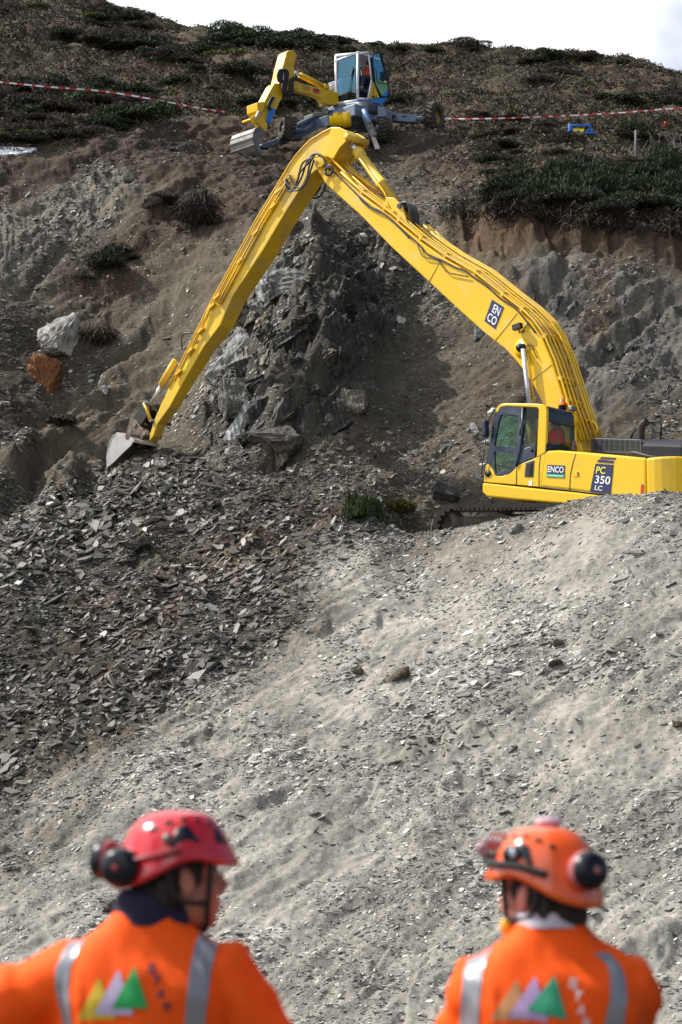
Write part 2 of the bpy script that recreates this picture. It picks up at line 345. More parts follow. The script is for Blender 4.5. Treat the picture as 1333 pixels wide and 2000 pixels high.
def masks(X, Y, PX, PY):
    w1 = fbm(X * 0.55, Y * 0.55, None, 4, 11); w2 = fbm(X * 0.55 + 40, Y * 0.55, None, 4, 12)
    px = PX + w1 * 42; py = PY + w2 * 30; M = {}
    zl = (CY - PY) / FPX * Y; a0 = R(33); sk = fbm((X * math.cos(a0) + zl * math.sin(a0)) * .30, (-X * math.sin(a0) + zl * math.cos(a0)) * 1.5, None, 4, 15); M['sk'] = sk
    M['veg'] = sstep(-14, 10, pline(VEG, px) - py) * (Y > 60)
    # pale gravel slope, lower right
    M['light'] = poly_mask([(-300,2300),(-300,1800),(0,1640),(190,1500),(330,1410),(520,1330),(610,1230),(560,1120),(600,1060),(760,1035),(860,1030),(1000,990),(1200,955),(1800,940),(1800,2300)], px + sk * 110, py + sk * 90, 120) * (Y < 52)
    M['rock'] = poly_mask([(400,780),(450,640),(530,500),(600,445),(720,465),(790,560),(790,640),(700,720),(720,800),(640,850),(560,905),(430,890),(380,840)], px, py, 40)
    M['rockR'] = poly_mask([(930,520),(1060,500),(1333,560),(1700,560),(1700,760),(1250,780),(1120,830),(1060,700),(960,640)], px, py, 40)
    M['rockL'] = poly_mask([(-300,400),(60,400),(200,330),(290,350),(240,420),(120,500),(40,560),(-300,600)], px, py, 25)
    M['lip'] = poly_mask([(860,405),(1000,395),(1200,425),(1700,440),(1700,560),(1333,540),(1180,500),(1040,480),(960,520),(880,500),(830,440)], px, py, 22)
    M['brown'] = np.maximum.reduce([poly_mask([(-300,300),(60,300),(200,262),(420,225),(560,225),(760,245),(960,262),(1000,330),(900,360),(760,330),(620,330),(520,430),(430,500),(330,560),(200,640),(110,560),(250,450),(330,370),(200,320),(60,380),(-300,430)], px, py, 25),
        0.8 * poly_mask([(190,1210),(300,1130),(380,1060),(470,1000),(540,990),(470,1090),(400,1180),(240,1290),(80,1420),(40,1400)], px, py, 25),
        0.6 * poly_mask([(900,760),(1000,690),(1060,790),(960,830)], px, py, 25)])
    M['dark'] = poly_mask([(-300,1000),(130,960),(240,900),(340,880),(430,900),(640,940),(840,1010),(760,1050),(620,1070),(560,1150),(600,1240),(500,1330),(330,1400),(190,1490),(0,1640),(-300,1750)], px + sk * 90, py + sk * 70, 75)
    M['scree'] = poly_mask([(-300,520),(60,600),(200,650),(120,760),(60,860),(-300,960)], px, py, 35)
    M['tan'] = poly_mask([(60,860),(200,760),(330,600),(430,500),(480,560),(400,700),(300,850),(200,900),(120,960),(0,1010)], px, py, 30)
    return M
MK = masks(GX, GY, PX, PY)
near = sstep(30, 34, GY)
Z = HB.copy()
def displace(X, Y, HB, M):
    Z = np.zeros_like(X); xs, ys, zs = X, Y, HB
    veg, rk, rr, rl = M['veg'], M['rock'], M['rockR'], M['rockL']
    soil = 1 - np.clip(veg, 0, 1)
    a0 = R(32); s0_ = xs * math.cos(a0) + zs * math.sin(a0); t0_ = -xs * math.sin(a0) + zs * math.cos(a0)
    Z += (0.42 - 0.22 * M['light']) * fbm(xs * 0.35, ys * 0.35, zs * 0.35, 3, 3)
    Z += soil * (0.16 - 0.06 * M['light']) * fbm(xs * 1.1, ys * 1.1, zs * 1.1, 4, 5)
    Z += soil * ((0.068 - 0.035 * M['light']) * fbm(xs * 5, ys * 5, zs * 5, 4, 7, 0.6) + 0.03 * fbm(s0_ * 3.5, t0_ * 13, None, 3, 9, 0.6, True))
    # erosion runnels and slump lines running down to the lower left, as on the pale slope
    a = R(32); s_ = xs * math.cos(a) + zs * math.sin(a); t_ = -xs * math.sin(a) + zs * math.cos(a)
    run = fbm(s_ * 0.55, t_ * 2.6, None, 4, 21, 0.55, True); Z += soil * (0.10 + 0.02 * M['light']) * (run - 0.2) * (1 - 0.4 * M['dark'])
    lump = np.maximum(0, fbm(xs * 2.4, ys * 2.4, zs * 2.4, 3, 31) - 0.22); Z += soil * (0.22 - 0.12 * M['light']) * lump
    # small slump terraces
    ph = t_ * 1.1 + 1.6 * fbm(xs * 0.5, zs * 0.5, None, 3, 41); saw = (ph - np.floor(ph)); Z += soil * (1 - M['dark']) * 0.10 * (saw - 0.5) * sstep(-0.1, 0.5, fbm(xs * 0.7, zs * 0.7, None, 2, 43))
    # rock: steeply dipping beds, blocky
    b = R(62); q = (xs * math.sin(b) + zs * math.cos(b)) ; q = q + 0.7 * fbm(xs * 0.8, ys * 0.8, zs * 0.8, 3, 51)
    saw1 = (q * 1.25) - np.floor(q * 1.25); saw2 = (q * 3.7) - np.floor(q * 3.7)
    blk = fbm(xs * 0.8, ys * 0.8, zs * 0.8, 4, 55, 0.6, True); blk2 = np.abs(vn(xs * 1.9, ys * 1.9, zs * 1.9, 57))
    a6 = R(52); s6 = xs * math.cos(a6) + zs * math.sin(a6); t6 = -xs * math.sin(a6) + zs * math.cos(a6) + .5 * fbm(xs * .5, ys * .5, zs * .5, 2, 52)
    rib = fbm(s6 * .45, t6 * 1.5, ys * .3, 4, 53, .5, True); stp = fbm(s6 * 1.3, t6 * .8, None, 3, 54)
    Z += rk * (0.95 * rib + 0.5 * stp + 0.22 * (saw1 - 0.5) + 0.25 * blk + 0.08 * fbm(xs * 6, ys * 6, zs * 6, 3, 58) - 0.2)
    Z += rr * (0.50 * fbm(xs * 0.7, ys * 0.7, zs * 0.7, 4, 61, 0.45) + 0.30 * fbm(s0_ * 1.0, t0_ * 2.2, None, 4, 63, 0.5, True) + 0.10 * (saw1 - 0.5))
    Z += rl * (0.35 * fbm(xs * 1.1, ys * 1.1, zs * 1.1, 4, 66, 0.5) + 0.12 * (saw2 - 0.5) + .2 * fbm(s0_ * 1.3, t0_ * 2.8, None, 3, 67, 0.5, True))
    Z += M['brown'] * (.16 * fbm(s0_ * 1.1, t0_ * 2.6, None, 4, 79, .55, True) + .14 * fbm(xs * 2.2, ys * 2.2, zs * 2.2, 3, 80, .6))
    Z += M['lip'] * (0.45 * fbm(xs * 1.6, ys * .8, None, 3, 74, .5, True) + 0.30 * fbm(xs * 1.3, ys * 1.2, zs * 0.7, 4, 71, 0.5) + 0.5 * fbm(xs * 0.5, ys * 0.5, None, 2, 72))
    Z += M['tan'] * (0.6 * fbm(xs * 0.7, ys * 0.7, zs * 0.7, 4, 75) + .25 * fbm(s0_ * .8, t0_ * 1.8, None, 3, 76, .5, True)) + M['dark'] * (0.30 * fbm(xs * 0.9, ys * 0.9, zs * 0.9, 4, 77) + .14 * fbm(s0_ * .9, t0_ * 2.4, None, 3, 78, .5, True))
    # hummocks under heath
    hm = fbm(xs * 0.45, ys * 0.9, None, 4, 81); Z += veg * (0.55 * hm + 0.30 * fbm(xs * 1.3, ys * 2.0, None, 3, 83))
    return Z * sstep(30, 34, Y)
DZ = displace(GX, GY, HB, MK)
# slump scars and little gullies
for gx_, gy_, L_, W_, A_, an in [(890,1105,75,13,.55,36),(840,1150,34,12,.40,30),(1290,1880,70,22,.60,25),(1215,1935,60,18,.45,30),(925,1530,40,11,.35,30),(640,1235,50,9,.30,33),(735,1215,60,8,.25,35),(1230,1330,70,9,.30,34),(980,1400,80,7,.22,33),(520,1580,60,9,.28,30),(400,1440,70,9,.26,32),(1150,1640,60,9,.28,30),(290,1075,45,10,.40,28),(60,940,90,20,.9,28),(170,955,60,16,.8,38),(480,1090,60,9,.35,30),(350,405,60,14,.6,40),(900,470,60,14,.5,50),(1080,560,70,12,.5,48),(1240,660,80,12,.5,50),(1180,700,50,10,.45,45),(1120,480,50,14,.5,30),(640,560,60,12,.8,55),(590,700,70,12,.8,58),(700,620,60,10,.6,50),(560,880,60,14,.6,20),(90,540,60,9,.4,40),(200,300,50,9,.4,30),(330,620,60,10,.4,45),(250,700,80,10,.45,38)]:
    c_, s_n = math.cos(R(an)), math.sin(R(an)); u_ = (PX - gx_) * c_ - (PY - gy_) * s_n; v_ = (PX - gx_) * s_n + (PY - gy_) * c_
    sel = (np.abs(u_) < 3 * L_) & (np.abs(v_) < 4 * W_) & (GY > 33)
    uu = u_[sel]; vv = v_[sel] + W_ * .9 * vn(uu / L_ * 2.5, uu * 0, None, int(gx_)); DZ[sel] += A_ * (.36 if gy_ > 1040 and gx_ > 380 else .62) * np.exp(-(uu / L_) ** 2) * (-np.exp(-(vv / W_) ** 2) + .55 * np.exp(-((vv + 2.0 * W_) / (1.2 * W_)) ** 2))
# the ridge in front of the tracked excavator keeps a calm crest
cr = sstep(0.4, 1.6, GX) * sstep(44.2, 46.2, GY) * (1 - sstep(50.5, 52, GY))
DZ = DZ * (1 - 0.55 * cr) - (0.14 + 0.14 * (1 - sstep(3.6, 5.2, GX))) * cr
Z = HB + DZ
# keep the working platform under the tracked excavator level and hide nothing behind noise there
def flat(X, Y, x0, x1, y0, y1, s=0.6):
    return sstep(x0 - s, x0 + s, X) * (1 - sstep(x1 - s, x1 + s, X)) * sstep(y0 - s, y0 + s, Y) * (1 - sstep(y1 - s, y1 + s, Y))
fm = flat(GX, GY, 1.3, 10.5, 49.6, 54.4, 0.7)
Z = Z * (1 - fm) + (8.70 + 0.25 * DZ) * fm
ax_, ay_, r_ = 3.05, 44.6, 1.0   # the slumped step on the pale slope (photo 800-960, 1050-1190)
def H(x, y):
    """terrain height, bilinear, vectorised"""
    x = np.atleast_1d(np.asarray(x, float)); y = np.atleast_1d(np.asarray(y, float))
    ri = np.clip(np.searchsorted(yrows, y) - 1, 0, NR - 2); fy = np.clip((y - yrows[ri]) / (yrows[ri + 1] - yrows[ri]), 0, 1)
    def row(r): 
        t = x / wy[r]; ci = np.clip(np.searchsorted(tcols, t) - 1, 0, NC - 2); fx = np.clip((t - tcols[ci]) / (tcols[ci + 1] - tcols[ci]), 0, 1)
        return Z[r, ci] * (1 - fx) + Z[r, ci + 1] * fx
    return row(ri) * (1 - fy) + row(ri + 1) * fy
def hit(px, py, d0=20.0, d1=125.0):
    """first point of the terrain seen through a photo pixel"""
    r = ray(px, py); ds = np.arange(d0, d1, 0.04); dz = (CAMZ + r.z * ds) - H(r.x * ds, ds)
    k = np.argmax(dz < 0)
    if dz[k] >= 0: k = len(ds) - 1
    d = ds[k]; return Vector((r.x * d, d, float(H(r.x * d, d)[0])))
# colours of the ground itself
def ground_col(X, Y, Zb, M):
    c = np.empty(X.shape + (3,), np.float32)
    n1 = fbm(X * 0.8, Y * 0.8, Zb * 0.8, 4, 101)[..., None]; n2 = fbm(X * 3.5, Y * 3.5, Zb * 3.5, 4, 102, 0.6)[..., None]; n3 = fbm(X * 0.3, Y * 0.3, None, 3, 103)[..., None]
    C = lambda *a: np.array(a, np.float32)
    c[:] = C(.098, .086, .066)
    def mixm(k, col, amt=1.0): 
        m = (k if isinstance(k, np.ndarray) else M[k])[..., None] * amt
        c[:] = c * (1 - m) + col * m
    mixm('light', C(.285, .270, .238))
    mixm('dark', C(.066, .059, .046))
    mixm('tan', C(.104, .091, .068))
    mixm('scree', C(.062, .052, .040))
    mixm('rockL', C(.150, .140, .118))
    mixm('rock', C(.058, .055, .048))
    mixm('rockR', C(.112, .110, .104))
    mixm('brown', C(.056, .037, .023), 0.92)
    mixm('lip', C(.062, .037, .021), 0.9)
    vg = C(.036, .028, .020) * (1 - sstep(-0.1, 0.35, n1)) + C(.082, .060, .042) * sstep(-0.1, 0.35, n1)
    gr = sstep(0.0, 0.4, n2 + n3); vg = vg * (1 - 0.5 * gr) + C(.045, .052, .020) * 0.5 * gr
    c[:] = c * (1 - M['veg'][..., None]) + vg * M['veg'][..., None]
    # brown and ochre wash-down streaks under the soil edge, rusty stain patches in the tipped material
    st_ = np.clip(fbm(X * 1.3, Zb * 0.22, None, 4, 105) + .35 * n1[..., 0] + .05, 0, 1) * np.clip(M['rockR'] + M['lip'] + .4 * M['tan'], 0, 1) * sstep(11.5, 17, Zb)
    mixm(st_ * 1.5 * (st_ < .66) + (st_ >= .66), C(.105, .066, .036))
    mixm(sstep(.12, .4, fbm(X * .5, Y * .5, Zb * .9, 3, 106)) * M['dark'], C(.075, .050, .030), .8)
    mixm(sstep(.05, .45, M['sk']) * (1 - M['veg']) * (.5 + .5 * M['dark']), C(.155, .140, .112), .55)
    mixm(sstep(.05, .45, -M['sk']) * M['light'], C(.190, .180, .156), .7)
    c *= np.clip(1 + 0.30 * n1 + 0.28 * n2, 0.3, 2)
    c *= np.where(Y[..., None] < 30, 0.8, 1.0)
    c *= (1 - .16 * (1 - M['light']) * (1 - M['veg']))[..., None] * (1 + (C(1.04, .985, .91) - 1) * (1 - .8 * M['light'])[..., None])
    return np.clip(c, 0.01, 0.9)
GC = ground_col(GX, GY, HB, MK)
V = np.stack([GX, GY, Z], -1).reshape(-1, 3)
idx = np.arange(NR * NC).reshape(NR, NC)
F = np.stack([idx[:-1, :-1], idx[:-1, 1:], idx[1:, 1:], idx[1:, :-1]], -1).reshape(-1, 4)
me = np_mesh('hillside', V, F); add_col(me, GC.reshape(-1, 3))
M_ground = attr_mat('excavated_ground', rough=0.9, spec=0.25, var=0.35, vscale=9, bump=1.0, bscale=12, bdist=0.07, patchy=.9)
hillside = tag(link('hillside', me, M_ground, smooth=True), 'bare shale hillside with heath on its upper slope', None, kind='structure')

# ------------------------------------------------------------------ slate debris: thin angular flakes lying on the slopes
rng = np.random.default_rng(7)
def flakes(x, y, size, tilt, elong, yaw0, yaws, thick, name, colf, sink=0.25, steep=0.0, mt=None, label='', kindv='stuff'):
    n = len(x); e = 0.12
    z = H(x, y); gx = (H(x + e, y) - H(x - e, y)) / (2 * e); gy = (H(x, y + e) - H(x, y - e)) / (2 * e)
    # smooth local slope, then a random tilt
    N = np.stack([-gx * 0.7, -gy * 0.7, np.ones(n)], -1); N += rng.normal(0, 1, (n, 3)) * tilt[:, None] * np.array([1, 1, 0.3]); N /= np.linalg.norm(N, axis=1)[:, None]
    yaw = yaw0 + rng.normal(0, 1, n) * yaws
    T = np.stack([np.cos(yaw), np.sin(yaw) * 0.4, np.sin(yaw)], -1); T -= (T * N).sum(1)[:, None] * N; T /= np.linalg.norm(T, axis=1)[:, None] + 1e-9
    B = np.cross(N, T); K = 5
    ang = (np.arange(K)[None, :] + rng.uniform(-0.33, 0.33, (n, K))) * 2 * np.pi / K; rad = rng.uniform(0.6, 1.1, (n, K)) * size[:, None] * 0.5
    u = np.cos(ang) * rad * elong[:, None]; v = np.sin(ang) * rad
    P0 = np.stack([x, y, z], -1)[:, None, :] + u[..., None] * T[:, None, :] + v[..., None] * B[:, None, :]
    th = (thick * size)[:, None, None] * N[:, None, :]
    top = P0 + th * (1 - sink); bot = P0 - th * sink
    Vv = np.concatenate([top, bot], 1).reshape(-1, 3)
    base = (np.arange(n) * 2 * K)[:, None, None]
    k = np.arange(K); q = np.stack([k, k + K, (k + 1) % K + K, (k + 1) % K], -1)[None]
    Q = (base + q).reshape(-1, 4)
    tri = np.array([[0, 1, 2], [0, 2, 3], [0, 3, 4]])
    # pentagon top as a tri + quad, all stored as quads and tris in one loop list
    me = bpy.data.meshes.new(name); Tq = (np.arange(n) * 2 * K)[:, None] + np.arange(K)[None, :]
    loops = np.concatenate([Q.ravel(), Tq.ravel()]).astype(np.int32)
    ls = np.concatenate([np.arange(len(Q)) * 4, len(Q) * 4 + np.arange(n) * 5]).astype(np.int32)
    lt = np.concatenate([np.full(len(Q), 4), np.full(n, 5)]).astype(np.int32)
    me.vertices.add(len(Vv)); me.vertices.foreach_set('co', Vv.astype(np.float32).ravel()); me.loops.add(len(loops)); me.loops.foreach_set('vertex_index', loops)
    me.polygons.add(len(ls)); me.polygons.foreach_set('loop_start', ls); me.polygons.foreach_set('loop_total', lt); me.polygons.foreach_set('use_smooth', np.zeros(len(ls), bool)); me.update(calc_edges=True)
    c = np.repeat(colf, 2 * K, 0); add_col(me, c)
    return tag(link(name, me, mt), label, None, kind=kindv)
M_flake = attr_mat('slate_flake', rough=0.58, spec=0.4, var=0.35, vscale=25, bump=0.25, bscale=60, bdist=0.01)
def scatter(n, y0, y1, margin=0.012):
    y = y0 + (y1 - y0) * rng.random(n); t = rng.uniform(-0.143 - margin, 0.143 + margin, n); keep = rng.random(n) < y / y1
    return (t * y)[keep], y[keep]
def region(x, y):
    z = H(x, y); px, py = proj(x, y, z); return masks(x, y, px, py), px, py, z
x, y = scatter(850000, 31.5, 78.5)
Mx, fx, fy, fz = region(x, y)
dens = 0.42 + 0.58 * Mx['dark'] + 0.22 * Mx['light'] + 0.35 * Mx['scree'] + 0.3 * Mx['rockL'] + 0.2 * Mx['rock'] - 0.3 * Mx['tan'] - 0.10 * Mx['brown'] - 0.4 * Mx['lip'] - 0.15 * Mx['rockR']
clump = fbm(x * 0.9, y * 0.9, None, 3, 201); dens = dens * np.clip(0.75 + 2.0 * clump, 0.08, 1.7) * (1 - Mx['veg'])
keep = rng.random(len(x)) < dens; x, y = x[keep], y[keep]; Mx = {k: v[keep] for k, v in Mx.items()}; fx = fx[keep]; fy = fy[keep]
n = len(x); dk = Mx['dark']
size = np.exp(rng.normal(-3.5, 0.52, n)) * (1 + 0.6 * dk + 0.3 * Mx['rock'] + 0.35 * Mx['scree']) * (1.0 + 0.25 * np.clip(fbm(x * 0.5, y * 0.5, None, 2, 203), 0, 1))
size = np.clip(size * np.exp(.55 * fbm(x * .7, y * .7, None, 3, 207)), 0.018, 0.42)
gc = ground_col(x, y, H(x, y), Mx)
lum = np.exp(rng.normal(0.02, 0.50, n)); wht = rng.random(n) < (0.06 - 0.015 * dk) * np.clip(0.05 / size, 0, 1.2)
colf = gc * lum[:, None]; colf = 0.5 * colf + 0.5 * colf.mean(1)[:, None] * np.array([1.0, 0.98, 0.93]); colf[wht] = np.array([.50, .49, .47]) * rng.uniform(0.6, 1.1, (wht.sum(), 1))
flakes(x, y, size, np.full(n, 0.33), rng.uniform(1.2, 2.3, n), 0.45, 0.5, 0.12, 'slate_debris', np.clip(colf, 0.02, 0.75), mt=M_flake, label='loose grey slate flakes covering the slopes')
print('flakes', n)
# coarse slabs of the tipped pile below the bucket and the dark apron
pts = []
def pile(poly, n, s0, s1):
    xs = [p[0] for p in poly]; ys = [p[1] for p in poly]; out = []
    while len(out) < n:
        px = rng.uniform(min(xs), max(xs), n * 2); py = rng.uniform(min(ys), max(ys), n * 2)
        m = poly_mask(poly, px, py, 45) > rng.random(n * 2); out += list(zip(px[m], py[m]))
    for px, py in out[:n]: pts.append((px, py, math.exp(math.log(s0) + (math.log(s1) - math.log(s0)) * rng.random() ** 1.8)))
pile([(215,915),(290,880),(400,900),(470,960),(400,1010),(260,1040),(120,1100),(0,1160),(-40,1080),(80,1000),(170,950)], 2600, 0.07, 0.50)
pile([(0,1400),(150,1300),(300,1150),(500,1000),(800,1010),(600,1080),(560,1180),(470,1300),(200,1450),(0,1560)], 2300, 0.06, 0.40)
pile([(520,480),(600,440),(760,460),(850,560),(760,620),(640,600)], 160, 0.08, 0.38)
pile([(560,900),(700,830),(880,860),(850,1000),(620,1000)], 700, 0.06, 0.28)
pile([(600,300),(860,300),(900,380),(760,470),(600,440)], 260, 0.05, 0.25)
pile([(0,440),(140,400),(240,380),(200,480),(60,560),(0,600)], 400, 0.05, 0.28)
pile([(780,1430),(860,1400),(960,1420),(900,1470),(800,1490)], 45, 0.07, 0.28)
pile([(600,1300),(1300,1200),(1300,1900),(600,1900),(200,1700)], 90, 0.06, 0.2)
ps = np.array(pts)
PTSH = []
rr_ = np.array([tuple(ray(a, b)) for a, b, _ in pts]); ds = np.arange(31, 84, 0.06)
hx = np.empty(len(ps)); hy = np.empty(len(ps))
for i in range(len(ps)):
    dz = CAMZ + rr_[i, 2] * ds - H(rr_[i, 0] * ds, ds); k = int(np.argmax(dz < 0)); hx[i] = rr_[i, 0] * ds[k]; hy[i] = ds[k]
n = len(ps); ps[:, 2] *= 0.56; lum = np.exp(rng.normal(0.0, 0.5, n)); c = np.array([.105, .096, .078])[None] * lum[:, None]; w = rng.random(n) < 0.03; c[w] = np.array([.40, .39, .36]) * rng.uniform(.7, 1, (w.sum(), 1))
flakes(hx, hy, ps[:, 2], np.full(n, 0.6), rng.uniform(1.1, 2.3, n), 0.42, 0.8, 0.2, 'slate_rubble', np.clip(c, .03, .7), mt=M_flake, sink=0.1, label='tipped heap of broken dark slate slabs')
# ------------------------------------------------------------------ machine materials
M_yel = mat('yellow_paint', (.84, .50, .003), 0.34, spec=0.5, var=0.06, vscale=1.2, dirt=(.66, .50, .20), dscale=1.3, damt=0.40, bump=0.04, bscale=6)
M_yel_dusty = mat('dusty_yellow_paint', (.80, .50, .012), 0.42, var=0.08, vscale=1.0, dirt=(.50, .36, .13), dscale=1.6, damt=0.55, bump=0.05, bscale=6)
M_yel_clean = mat('bright_yellow_paint', (.80, .50, .004), 0.28, spec=0.5, var=0.04, vscale=1.2, dirt=(.50, .36, .10), dscale=2.0, damt=0.10)
M_navy = mat('dark_blue_paint', (.018, .032, .065), 0.35, var=0.15, vscale=3, dirt=(.10, .10, .10), dscale=3, damt=0.3)
M_black = mat('black_rubber', (.012, .012, .013), 0.55, var=0.2, vscale=9)
M_hose = mat('grey_black_hose', (.028, .028, .030), 0.5, var=0.3, vscale=9)
M_dark = mat('dark_grey_cover', (.034, .037, .046), 0.45, var=0.2, vscale=3, dirt=(.12, .11, .10), dscale=4, damt=0.3)
M_chrome = mat('chromed_steel', (.72, .74, .84), 0.22, 0.45)
M_steel = mat('worn_steel', (.24, .225, .205), 0.42, 0.75, var=0.2, vscale=5, dirt=(.20, .16, .11), dscale=4, damt=0.5, bump=0.1)
M_bucket = mat('scoured_bucket_steel', (.42, .41, .39), 0.38, 0.55, var=0.12, vscale=4, dirt=(.30, .24, .17), dscale=3, damt=0.45, bump=0.08, bscale=30)
M_brownst = mat('brown_worn_coupler', (.13, .085, .065), 0.5, 0.4, var=0.3, vscale=6, dirt=(.22, .18, .14), dscale=5, damt=0.5)
M_track = mat('muddy_track_steel', (.055, .047, .038), 0.75, 0.2, var=0.3, vscale=6, dirt=(.14, .125, .10), dscale=4, damt=0.7, bump=0.2)
M_white = mat('white_paint', (.74, .76, .78), 0.35, var=0.05, dirt=(.4, .38, .34), dscale=4, damt=0.25)
M_navysign = mat('navy_sign', (.012, .018, .085), 0.4)
M_whitesign = mat('white_lettering', (.85, .85, .85), 0.4)
M_greensign = mat('green_sign', (.0, .36, .14), 0.4)
M_yelsign = mat('yellow_lettering', (.85, .78, .03), 0.4)
M_red = mat('red_reflector', (.6, .02, .01), 0.3)
M_orange = mat('orange_beacon', (.95, .16, .01), 0.2)
M_glass = glass('green_tinted_glass', (.60, .88, .78))
M_glass2 = glass('clear_cab_glass', (.55, .62, .62))
M_glassy = glass('yellow_tinted_glass', (.88, .92, .45))
M_blueglass = glass('blue_tinted_glass', (.10, .38, .58), (.35, .75, 1.0), .9, .13)

class Frame:
    """a local frame: origin O, x axis along the heading"""
    def __init__(s, O, ang):
        s.O = Vector(O); s.a = ang; s.u = Vector((math.cos(ang), math.sin(ang), 0)); s.n = Vector((-math.sin(ang), math.cos(ang), 0))
    def loc(s, P): q = P - s.O; return Vector((q.dot(s.u), q.dot(s.n), q.z))
    def pl(s, px, py, y):
        r = ray(px, py); C = Vector((0, 0, CAMZ)); t = (y - (C - s.O).dot(s.n)) / r.dot(s.n); return s.loc(C + r * t)
    def xz(s, pts, y): return [((p := s.pl(a, b, y)).x, p.z) for a, b in pts]
    def pxw(s, px, py, x):
        """point on the plane local x = const"""
        r = ray(px, py); C = Vector((0, 0, CAMZ)); t = (x - (C - s.O).dot(s.u)) / r.dot(s.u); return s.loc(C + r * t)
    def world(s, p): return s.O + s.u * p[0] + s.n * p[1] + Vector((0, 0, p[2]))
def catmull(P, k=6):
    P = [Vector(p) for p in P]; out = []
    for i in range(len(P) - 1):
        a = P[max(i - 1, 0)]; b = P[i]; c = P[i + 1]; d = P[min(i + 2, len(P) - 1)]
        for j in range(k):
            t = j / k; out.append(0.5 * ((2 * b) + (c - a) * t + (2 * a - 5 * b + 4 * c - d) * t * t + (3 * b - a - 3 * c + d) * t ** 3))
    return out + [P[-1]]
def text_geo(s, weight=0.02, res=4):
    cu = bpy.data.curves.new('t', 'FONT'); cu.body = s; cu.offset = weight; cu.resolution_u = res; cu.fill_mode = 'FRONT'
    ob = bpy.data.objects.new('t', cu); COL.objects.link(ob); dg = bpy.context.evaluated_depsgraph_get(); me = bpy.data.meshes.new_from_object(ob.evaluated_get(dg))
    vs = np.array([v.co[:2] for v in me.vertices]); fs = [list(p.vertices) for p in me.polygons]
    bpy.data.objects.remove(ob); bpy.data.curves.remove(cu); bpy.data.meshes.remove(me)
    mn, mxx = vs.min(0), vs.max(0); vs = (vs - mn) / (mxx - mn); return vs, fs
def quad_text(s, quad, name, m, parent, weight=0.02):
    """letters stretched over a quad TL,TR,BR,BL"""
    vs, fs = text_geo(s, weight); TL, TR, BR, BL = [Vector(q) for q in quad]
    P = [(BL * (1 - a) + BR * a) * (1 - b) + (TL * (1 - a) + TR * a) * b for a, b in vs]
    me = bpy.data.meshes.new(name); me.from_pydata([tuple(p) for p in P], [], fs); me.update()
    return link(name, me, m, parent)
def sub_quad(quad, u0, u1, v0, v1, off=Vector((0, 0, 0))):
    TL, TR, BR, BL = [Vector(q) for q in quad]
    f = lambda u, v: (TL * (1 - u) + TR * u) * (1 - v) + (BL * (1 - u) + BR * u) * v + off
    return [f(u0, v0), f(u1, v0), f(u1, v1), f(u0, v1)]
def panel(quad, off, th, name, m, parent):
    """thin raised panel over a quad"""
    A = [Vector(q) + off for q in quad]; B = [Vector(q) + off - off.normalized() * th for q in quad]
    mb = MB(); mb.loft(A, B); return mb.build(name, m, parent)

def seated_operator(name, P, rz, label, group, vest, stripes=True, sc=1.0, helmet=None, face_mat=None):
    root = tag(empty(name, P, rz), label, 'person', group)
    bm_ = MB(); bm_.ell((0, 0, .62), (.095, .085, .125)); bm_.tube([(0, 0, .42), (0, 0, .56)], .055); bm_.ell((0, 0.01, .24), (.16, .11, .26)); bm_.ell((.085, 0, .605), (.02, .012, .025)); bm_.ell((0, .085, .60), (.012, .03, .014)); bm_.ell((-.05, .07, .615), (.02, .02, .012))
    for s in (-1, 1):
        bm_.tube([(s * .19, .0, .40), (s * .23, .06, .14), (s * .2, .32, .12)], [.055, .048, .036]); bm_.ell((s * .2, .36, .12), (.035, .06, .028))
        for k in range(4): bm_.tube([(s * .2 + (k - 1.5) * .017, .39, .12), (s * .2 + (k - 1.5) * .018, .44, .105), (s * .2 + (k - 1.5) * .016, .45, .08)], [.009, .008, .007])
        bm_.tube([(s * .165, .36, .12), (s * .15, .40, .10)], [.011, .009])
        bm_.tube([(s * .1, 0, .0), (s * .13, .42, .02), (s * .13, .48, -.4)], [.08, .065, .045]); bm_.ell((s * .13, .54, -.43), (.05, .12, .04))
    body = remesh(bm_, 'body', 0.02, M_skin, root)
    v = MB(); v.ell((0, 0.01, .25), (.185, .135, .28)); v.ell((0, 0, .43), (.20, .10, .09))
    for s in (-1, 1): v.tube([(s * .19, .0, .41), (s * .235, .06, .14), (s * .21, .22, .125)], [.07, .062, .052])
    remesh(v, 'jacket', 0.02, vest, root)
    t = MB()
    for s in (-1, 1): t.tube([(s * .1, -.02, .0), (s * .13, .42, .02), (s * .13, .48, -.36)], [.098, .08, .062])
    remesh(t, 'trousers', 0.025, M_trouser, root)
    if stripes:
        for s in (-1, 1):
            q = MB(); q.tube(catmull([(s * .11, -.13, .08), (s * .11, -.135, .25), (s * .11, -.105, .44), (s * .11, .0, .53)], 4), .016, 6); q.build('reflective_stripe', M_reflect, root)
        q = MB(); q.tube([(.19 * math.cos(a), .01 + .142 * math.sin(a), .16) for a in np.linspace(0, 2 * math.pi, 25)], .016, 6); q.build('reflective_stripe', M_reflect, root)
    if helmet:
        h = MB(); h.lathe((0, 0, .64), (0, 0, 1), [(-.01, .135), (0, .13), (.03, .122), (.07, .105), (.1, .07), (.115, .02), (.117, .001)], 20); h.build('helmet', helmet, root)
    else:
        h = MB(); h.ell((0, -.015, .655), (.102, .095, .105)); h.build('hair', M_hair, root)
    root.scale = (sc, sc, sc)
    return root
